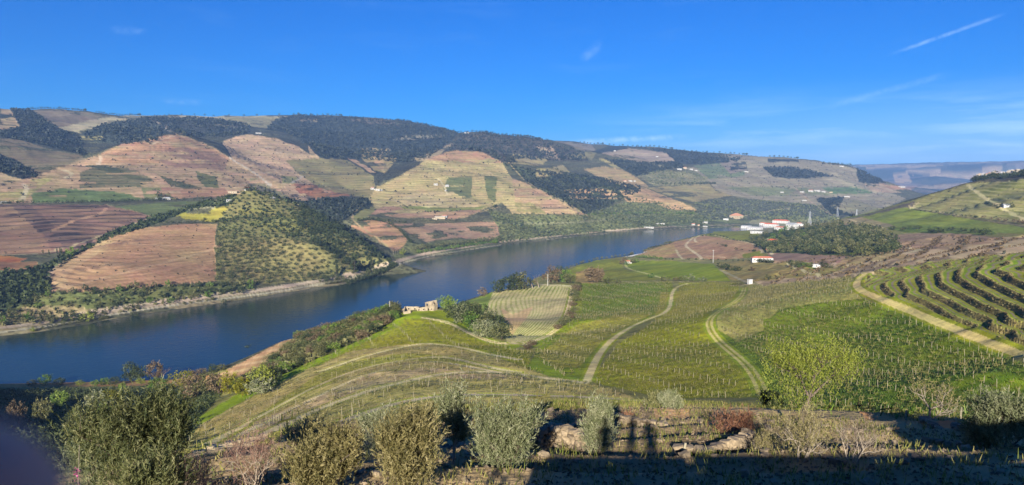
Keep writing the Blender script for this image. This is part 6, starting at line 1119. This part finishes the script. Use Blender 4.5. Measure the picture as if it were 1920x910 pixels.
# ---- ruined stone house: walls of coursed stone, openings left open
def wall_seg(parent, a, b, h0, h1, t=.6, opens=(), mat=None, name='wall'):
    """stone wall from a to b (local xy), height h0 at a, h1 at b, with openings (start, width, sill, head)"""
    a, b = Vector(a), Vector(b); L_ = (b - a).length; cuts = sorted({0, L_} | {x for o in opens for x in (o[0], o[0] + o[1])}); bm = bmesh.new(); ang_ = math.atan2(b.y - a.y, b.x - a.x); rr = random.Random(int(L_ * 100))
    def blk(s0, s1, z0, za, zb):
        V = [bm.verts.new(v) for v in ((s0, -t/2, z0), (s1, -t/2, z0), (s1, t/2, z0), (s0, t/2, z0), (s0, -t/2, za), (s1, -t/2, zb), (s1, t/2, zb), (s0, t/2, za))]
        for f in ((3,2,1,0),(4,5,6,7),(0,1,5,4),(1,2,6,5),(2,3,7,6),(3,0,4,7)): bm.faces.new([V[i] for i in f])
    zt = lambda s: h0 + (h1 - h0) * s / L_
    for s0, s1 in zip(cuts[:-1], cuts[1:]):
        o = [x for x in opens if x[0] <= s0 + 1e-6 and x[0] + x[1] >= s1 - 1e-6]; n = max(1, int((s1 - s0) / .8))
        for i in range(n):
            p, q = s0 + (s1 - s0) * i / n, s0 + (s1 - s0) * (i + 1) / n; j = rr.uniform(-.18, .12) if not o else 0
            if o: 
                if o[0][2] > 0: blk(p, q, -1.5, o[0][2], o[0][2])
                if zt(p) > o[0][3] + .1: blk(p, q, o[0][3], zt(p), zt(q))
            else: blk(p, q, -1.5, zt(p) + j, zt(q) + j)
    ob = bm_obj(name, bm, mat or STONE, parent); ob.location = (a.x, a.y, 0); ob.rotation_euler = (0, 0, ang_); return ob
def ruin(label, u, v, yaw, segs, cat='ruin'):
    p = at(u, v); e = bpy.data.objects.new('ruined_house', None); COL.objects.link(e); e.location = tuple(p); e.rotation_euler = (0, 0, -math.atan2(p[0], p[1]) + yaw * D2R)
    for s in segs: wall_seg(e, *s)
    e.scale = (.72, .72, .56)
    return tag(e, label, cat)
ruin('roofless stone house on the promontory with its tall gable wall standing', 803, 583, 8, [((-5,0),(4,0),3.4,5.2,.6,[(1.2,.9,1.0,2.0),(4.6,1.1,0,2.3),(6.8,.9,1.0,2.0)]),((4,0),(7,2.5),6.2,5.0,.7,[(1.2,1,1.2,2.4)]),((4,0),(4.4,7),6.2,7.4,.7,[]),((-1,7.5),(7,8),6.6,8.2,.7,[(1,.9,3.8,5.2),(5.4,.9,1.2,2.4)]),((7,2.5),(7,8),5.0,8.2,.7,[]),((-5,0),(-5,5),3.2,2.4,.6,[]),((-1,3.5),(-1,7.5),4.2,6.4,.7,[(1,.9,2.6,3.8)]),((-8,1),(-5,0),2.4,3.0,.6,[(.8,.9,.3,1.8)])])
ruin('low broken walls of the left part of the ruin with a pale gable', 764, 587, -12, [((-2,-3),(2.5,-2),1.8,3.0,.6,[]),((2.5,-2),(3,2),3.0,1.2,.6,[]),((-2,-3),(-3,6),2.2,4.6,.7,[]),((-3,7),(7,8),4.4,4.2,.6,[(2,.9,1.4,2.8),(6.5,.9,1.4,2.8)]),((-5,3),(-3,4),2.4,3.6,.6,[]),((7,5),(7,8),2.2,4.2,.6,[])])
# poles, pylons, tank
def pole(name, label, u, v, hpx, r=.16, mat=None, arms=(), cat='pole'):
    p = at(u, v); h = hpx * math.hypot(p[0], p[1]) / F * 1.03; e = bpy.data.objects.new(name, None); COL.objects.link(e); e.location = tuple(p)
    link(tubes('mast', [(((0, 0, -.5), (0, 0, h / 2), (0, 0, h)), r, r * .6)], mat or CONC, 8), 'mast', e)
    for z, w in arms: bm = bmesh.new(); box_mb(bm, (0, 0, h * z), (w, .2, .18)); bm_obj('crossarm', bm, mat or CONC, e)
    return tag(e, label, cat)
pole('pole', 'white pole rising from the thicket left of the ruin', 731, 585, 20, .22); pole('electric_pole', 'tall white concrete pole at the corner of the bright green field', 1337, 493, 23, .3, arms=((.96, 2.5),)); pole('electric_pole', 'white concrete pole behind the pale terraces by the riverside trees', 1027, 536, 21, .28, arms=((.95, 2),))
def pylon(label, u, v, hpx):
    p = at(u, v); h = hpx * math.hypot(p[0], p[1]) / F; b = h * .11; e = bpy.data.objects.new('pylon', None); COL.objects.link(e); e.location = tuple(p); ps = []
    for sx in (-1, 1):
        for sy in (-1, 1): link(tubes('leg', [(((sx * b, sy * b, -1), (sx * b * .3, sy * b * .3, h * .6), (sx * .3, sy * .3, h)), .32, .2)], STEEL, 4), 'leg', e)
    for k in range(5): z0, z1 = h * .12 * k, h * .12 * (k + 1); w0, w1 = b * (1 - .7 * z0 / (h * .6)), b * (1 - .7 * z1 / (h * .6)); ps += [(((-w0, -w0, z0), (w1, -w1, z1)), .15, .15), (((w0, -w0, z0), (-w1, -w1, z1)), .15, .15)]
    link(tubes('brace', ps, STEEL, 3), 'brace', e)
    for z in (.72, .86): link(tubes('crossarm', [(((-h * .16, 0, h * z), (0, 0, h * z + .8), (h * .16, 0, h * z)), .25, .25)], STEEL, 4), 'crossarm', e)
    tag(e, label, 'pylon')
pylon('grey steel pylon on the brown crest right of the estate', 1518, 424, 26); pylon('grey steel pylon standing behind the crest of the right hand slope', 1570, 408, 18); pylon('small pylon further right on the dark bank of the right hand slope', 1606, 404, 10)
p = at(1407, 533); e = bpy.data.objects.new('water_tank', None); COL.objects.link(e); e.location = tuple(p); bm = bmesh.new(); box_mb(bm, (0, 1.2, 1.35), (2.6, 2.4, 3.1), .3); bm_obj('body', bm, WHITE, e); bm = bmesh.new(); box_mb(bm, (0, 1.2, 3.0), (2.9, 2.7, .18), .3); bm_obj('lid', bm, WHITE, e); bm = bmesh.new(); box_mb(bm, (.2, -.1, 1.3), (.5, .1, 1.2), .3); bm_obj('hatch', bm, STEEL, e); tag(e, 'small white box shaped pump house at the meeting of the field tracks', 'pump house')
# ---------------------------------------------------------------- the viewing terrace behind and below the camera, and the people on it
PLAST = plain('terrace_wall', (196,184,164))
def slab(name, label, cat, boxes, roofs=()):
    e = bpy.data.objects.new(name, None); COL.objects.link(e); e.location = (0, -3, -7); tag(e, label, cat)
    for nm, c, s in boxes: bm = bmesh.new(); box_mb(bm, (c[0], c[1] + 3, c[2] + 7), s); bm_obj(nm, bm, PLAST, e)
    for V, Fc in roofs: mesh_obj('roof', [(x, y + 3, z + 7) for x, y, z in V], Fc, TILE, e)
FZ = -1.62
slab('viewing_terrace', 'plastered viewing terrace of the hillside house the picture is taken from', 'terrace', [('wall', (-.6, -3.2, -5.3), (3.9, 6, 7.3)), ('floor', (-.6, -3.2, FZ - .02), (4.0, 6.1, .1)), ('parapet', (-.6, -.27, FZ + .23), (4.0, .16, .50))])
slab('hillside_house', 'hillside house with tiled roof right beside the viewing terrace', 'house', [('wall', (13.4, -1.5, -4.4), (24.0, .4, 7.4)), ('wall', (4.8, -4.4, -4.8), (7.0, 5.2, 7.4)), ('wall', (13.4, -5.2, -4.0), (7.0, 5.2, 8.1)), ('wall', (21.2, -4.8, -4.7), (7.6, 5.0, 7.6))],  # long front wall added, unseen, to close lit gaps; roofs fitted to the shadow
     [([(1.0,-7.6,-1.1),(8.6,-7.6,-1.1),(8.6,-.8,-1.1),(1.0,-.8,-1.1),(3.2,-4.2,.05),(6.8,-4.2,.05)], [(0,1,5,4),(1,2,5),(2,3,4,5),(3,0,4),(3,2,1,0)]),
      ([(9.4,-8.6,.1),(17.4,-8.6,.1),(17.4,-1.8,.1),(9.4,-1.8,.1),(12.0,-5.2,1.75),(14.8,-5.2,1.75)], [(0,1,5,4),(1,2,5),(2,3,4,5),(3,0,4),(3,2,1,0)]),
      ([(17.0,-7.6,-.9),(25.3,-7.6,-.9),(25.3,-1.3,-.9),(17.0,-1.3,-.9),(19.2,-4.5,.35),(23.3,-4.5,.35)], [(0,1,5,4),(1,2,5),(2,3,4,5),(3,0,4),(3,2,1,0)])])
SKIN = plain("skin", (236,150,122), .6, .05); SHIRTS = [plain('dark_jacket', (52,58,72)), plain('green_jacket', (84,92,70)), plain('red_jumper', (120,54,50))]; HAIRM = plain('dark_hair', (44,34,28)); TROU = plain('jeans', (58,66,84))
def person(label, x, y, hgt, shirt, arms='down', seed=0):
    k = hgt / 1.75; e = bpy.data.objects.new('person', None); COL.objects.link(e); e.location = (x, y, FZ + .03); e.scale = (k, k, k)
    J = {'pel': (0,0,.95,.15), 'wst': (0,0,1.1,.14), 'che': (0,0,1.32,.165), 'nek': (0,.01,1.5,.06), 'hd0': (0,.02,1.58,.085), 'hd1': (0,.03,1.68,.09)}; E_ = [('pel','wst'),('wst','che'),('che','nek'),('nek','hd0'),('hd0','hd1')]
    for s, q in ((-1, 'l'), (1, 'r')):
        J[q + 'hip'] = (s*.09,0,.88,.095); J[q + 'kne'] = (s*.1,.02,.48,.06); J[q + 'ank'] = (s*.1,-.01,.09,.042); J[q + 'toe'] = (s*.11,.14,.04,.035); E_ += [('pel', q + 'hip'), (q + 'hip', q + 'kne'), (q + 'kne', q + 'ank'), (q + 'ank', q + 'toe')]
        J[q + 'sho'] = (s*.19,0,1.42,.06)
        if arms == 'up': J[q + 'elb'] = (s*.27,.10,1.30,.045); J[q + 'wri'] = (s*.10 + .16,.33,1.52,.03); J[q + 'pal'] = (s*.085 + .155,.37,1.585,.03)
        else: J[q + 'elb'] = (s*.24,-.02,1.14,.045); J[q + 'wri'] = (s*.23,.08,.92,.03); J[q + 'pal'] = (s*.22,.11,.85,.032)
        E_ += [('che', q + 'sho'), (q + 'sho', q + 'elb'), (q + 'elb', q + 'wri'), (q + 'wri', q + 'pal')]
        px, py, pz, _ = J[q + 'pal']; d = (0, .01, .05) if arms == 'up' else (0, .012, -.05)
        for f in range(4): a = q + 'f%d' % f; J[a] = (px + (f - 1.5) * .02, py + d[1], pz + d[2], .010); J[a + 'b'] = (px + (f - 1.5) * .021, py + d[1] * 3, pz + d[2] * (1.7 + .12 * (1.5 - abs(f - 1.5))), .008); E_ += [(q + 'pal', a), (a, a + 'b')]
        J[q + 'th'] = (px - s * .04, py + .03, pz + d[2] * .5, .011); E_ += [(q + 'pal', q + 'th')]
    names = list(J); me = bpy.data.meshes.new('body'); me.from_pydata([J[n][:3] for n in names], [(names.index(a), names.index(b)) for a, b in E_], []); o = link(me, 'body', e)
    me.materials.append(TROU if arms == 'x' else shirt); o.modifiers.new('skin', 'SKIN'); o.modifiers.new('sub', 'SUBSURF').levels = 1; o.modifiers['sub'].render_levels = 1
    for i, n in enumerate(names): me.skin_vertices[0].data[i].radius = (J[n][3], J[n][3] * (.72 if n in ('wst', 'che', 'pel') else 1)); me.skin_vertices[0].data[i].use_root = n == 'pel'
    bm = bmesh.new(); bmesh.ops.create_uvsphere(bm, u_segments=12, v_segments=8, radius=.105); bmesh.ops.transform(bm, matrix=Matrix.Translation((0, 0, 1.69)) @ Matrix.Diagonal((.95, 1.08, 1.05, 1)), verts=bm.verts); bm_obj('hair', bm, HAIRM, e)
    tag(e, label, 'person')
person('person in a dark jacket taking the picture with both hands raised', -.20, -.43, 1.72, SHIRTS[0], 'up'); person('person in a green jacket standing left of the photographer on the terrace', -1.02, -.62, 1.70, SHIRTS[1]); person('person in a red jumper standing behind the photographer on the terrace', .34, -1.0, 1.80, SHIRTS[2])
# the phone the picture is taken with, and the finger that strays in front of its lens
PH = plain('phone_case', (34,34,38), .4)
bm = bmesh.new(); box_mb(bm, (-.05, -.0085, -.012), (.158, .008, .075)); bmesh.ops.bevel(bm, geom=bm.edges[:], offset=.003, segments=2, affect='EDGES'); o = bm_obj('mobile_phone', bm, PH); tag(o, 'dark mobile phone held up in both hands of the photographer', 'phone')
ph = [q for q in bpy.data.objects if q.name.startswith('person') and 'taking' in q.get('label', '')][0]
def cam_pt(X, Y, d): return Vector((X, CP * d + SP * Y, -SP * d + CP * Y))
FJ = [(-.0311, -.0075, .035, .0104), (-.0325, -.020, .036, .0112), (-.044, -.043, .030, .0115), (-.058, -.055, .010, .012), (-.066, -.058, -.012, .012)]
me = bpy.data.meshes.new('finger'); k_ = ph.scale[0]; me.from_pydata([tuple((cam_pt(*q[:3]) - Vector(ph.location)) / k_) for q in FJ], [(i, i + 1) for i in range(4)], []); me.materials.append(SKIN); o = link(me, 'finger', ph)
o.modifiers.new('skin', 'SKIN'); o.modifiers.new('sub', 'SUBSURF').levels = 2; o.modifiers['sub'].render_levels = 2
for i, q in enumerate(FJ): me.skin_vertices[0].data[i].radius = (q[3] / k_, q[3] / k_)
# unseen posts added left of the terrace to throw thin shadows across the stones
for x, h_, ln, lb in ((-3.35, 4.6, .35, 'unseen tall grey post left of the viewing terrace, added for its thin shadow'), (-2.75, 4.2, .9, 'unseen leaning post beside the viewing terrace, added for its thin shadow')):
    gz = ground_at(x, -.6)[0]; o = link(tubes('shadow_post', [(((0, 0, -.3), (ln * .5, 0, h_ * .5), (ln, 0, -gz - 1.35)), .07, .06)], BARK, 6), 'shadow_post', loc=(x - ln, -.6, gz)); tag(o, lb, 'post')
# ---------------------------------------------------------------- air
def haze():
    m = bpy.data.materials.new('haze_air'); m.use_nodes = True; nt = m.node_tree; nt.nodes.clear(); out = nt.nodes.new('ShaderNodeOutputMaterial'); v = nt.nodes.new('ShaderNodeVolumePrincipled')
    v.inputs['Color'].default_value = (.30, .54, 1.0, 1); v.inputs['Density'].default_value = 6.5e-5; v.inputs['Anisotropy'].default_value = 0.0; nt.links.new(v.outputs[0], out.inputs['Volume'])
    zt = float(Z.max()) + 60; bm = bmesh.new(); box_mb(bm, (0, 0, (zt - 142) / 2), (33000, 33000, zt + 142)); o = bm_obj('haze', bm, m); o['kind'] = 'stuff'; o['label'] = 'thin blue haze lying over the valley'
haze()
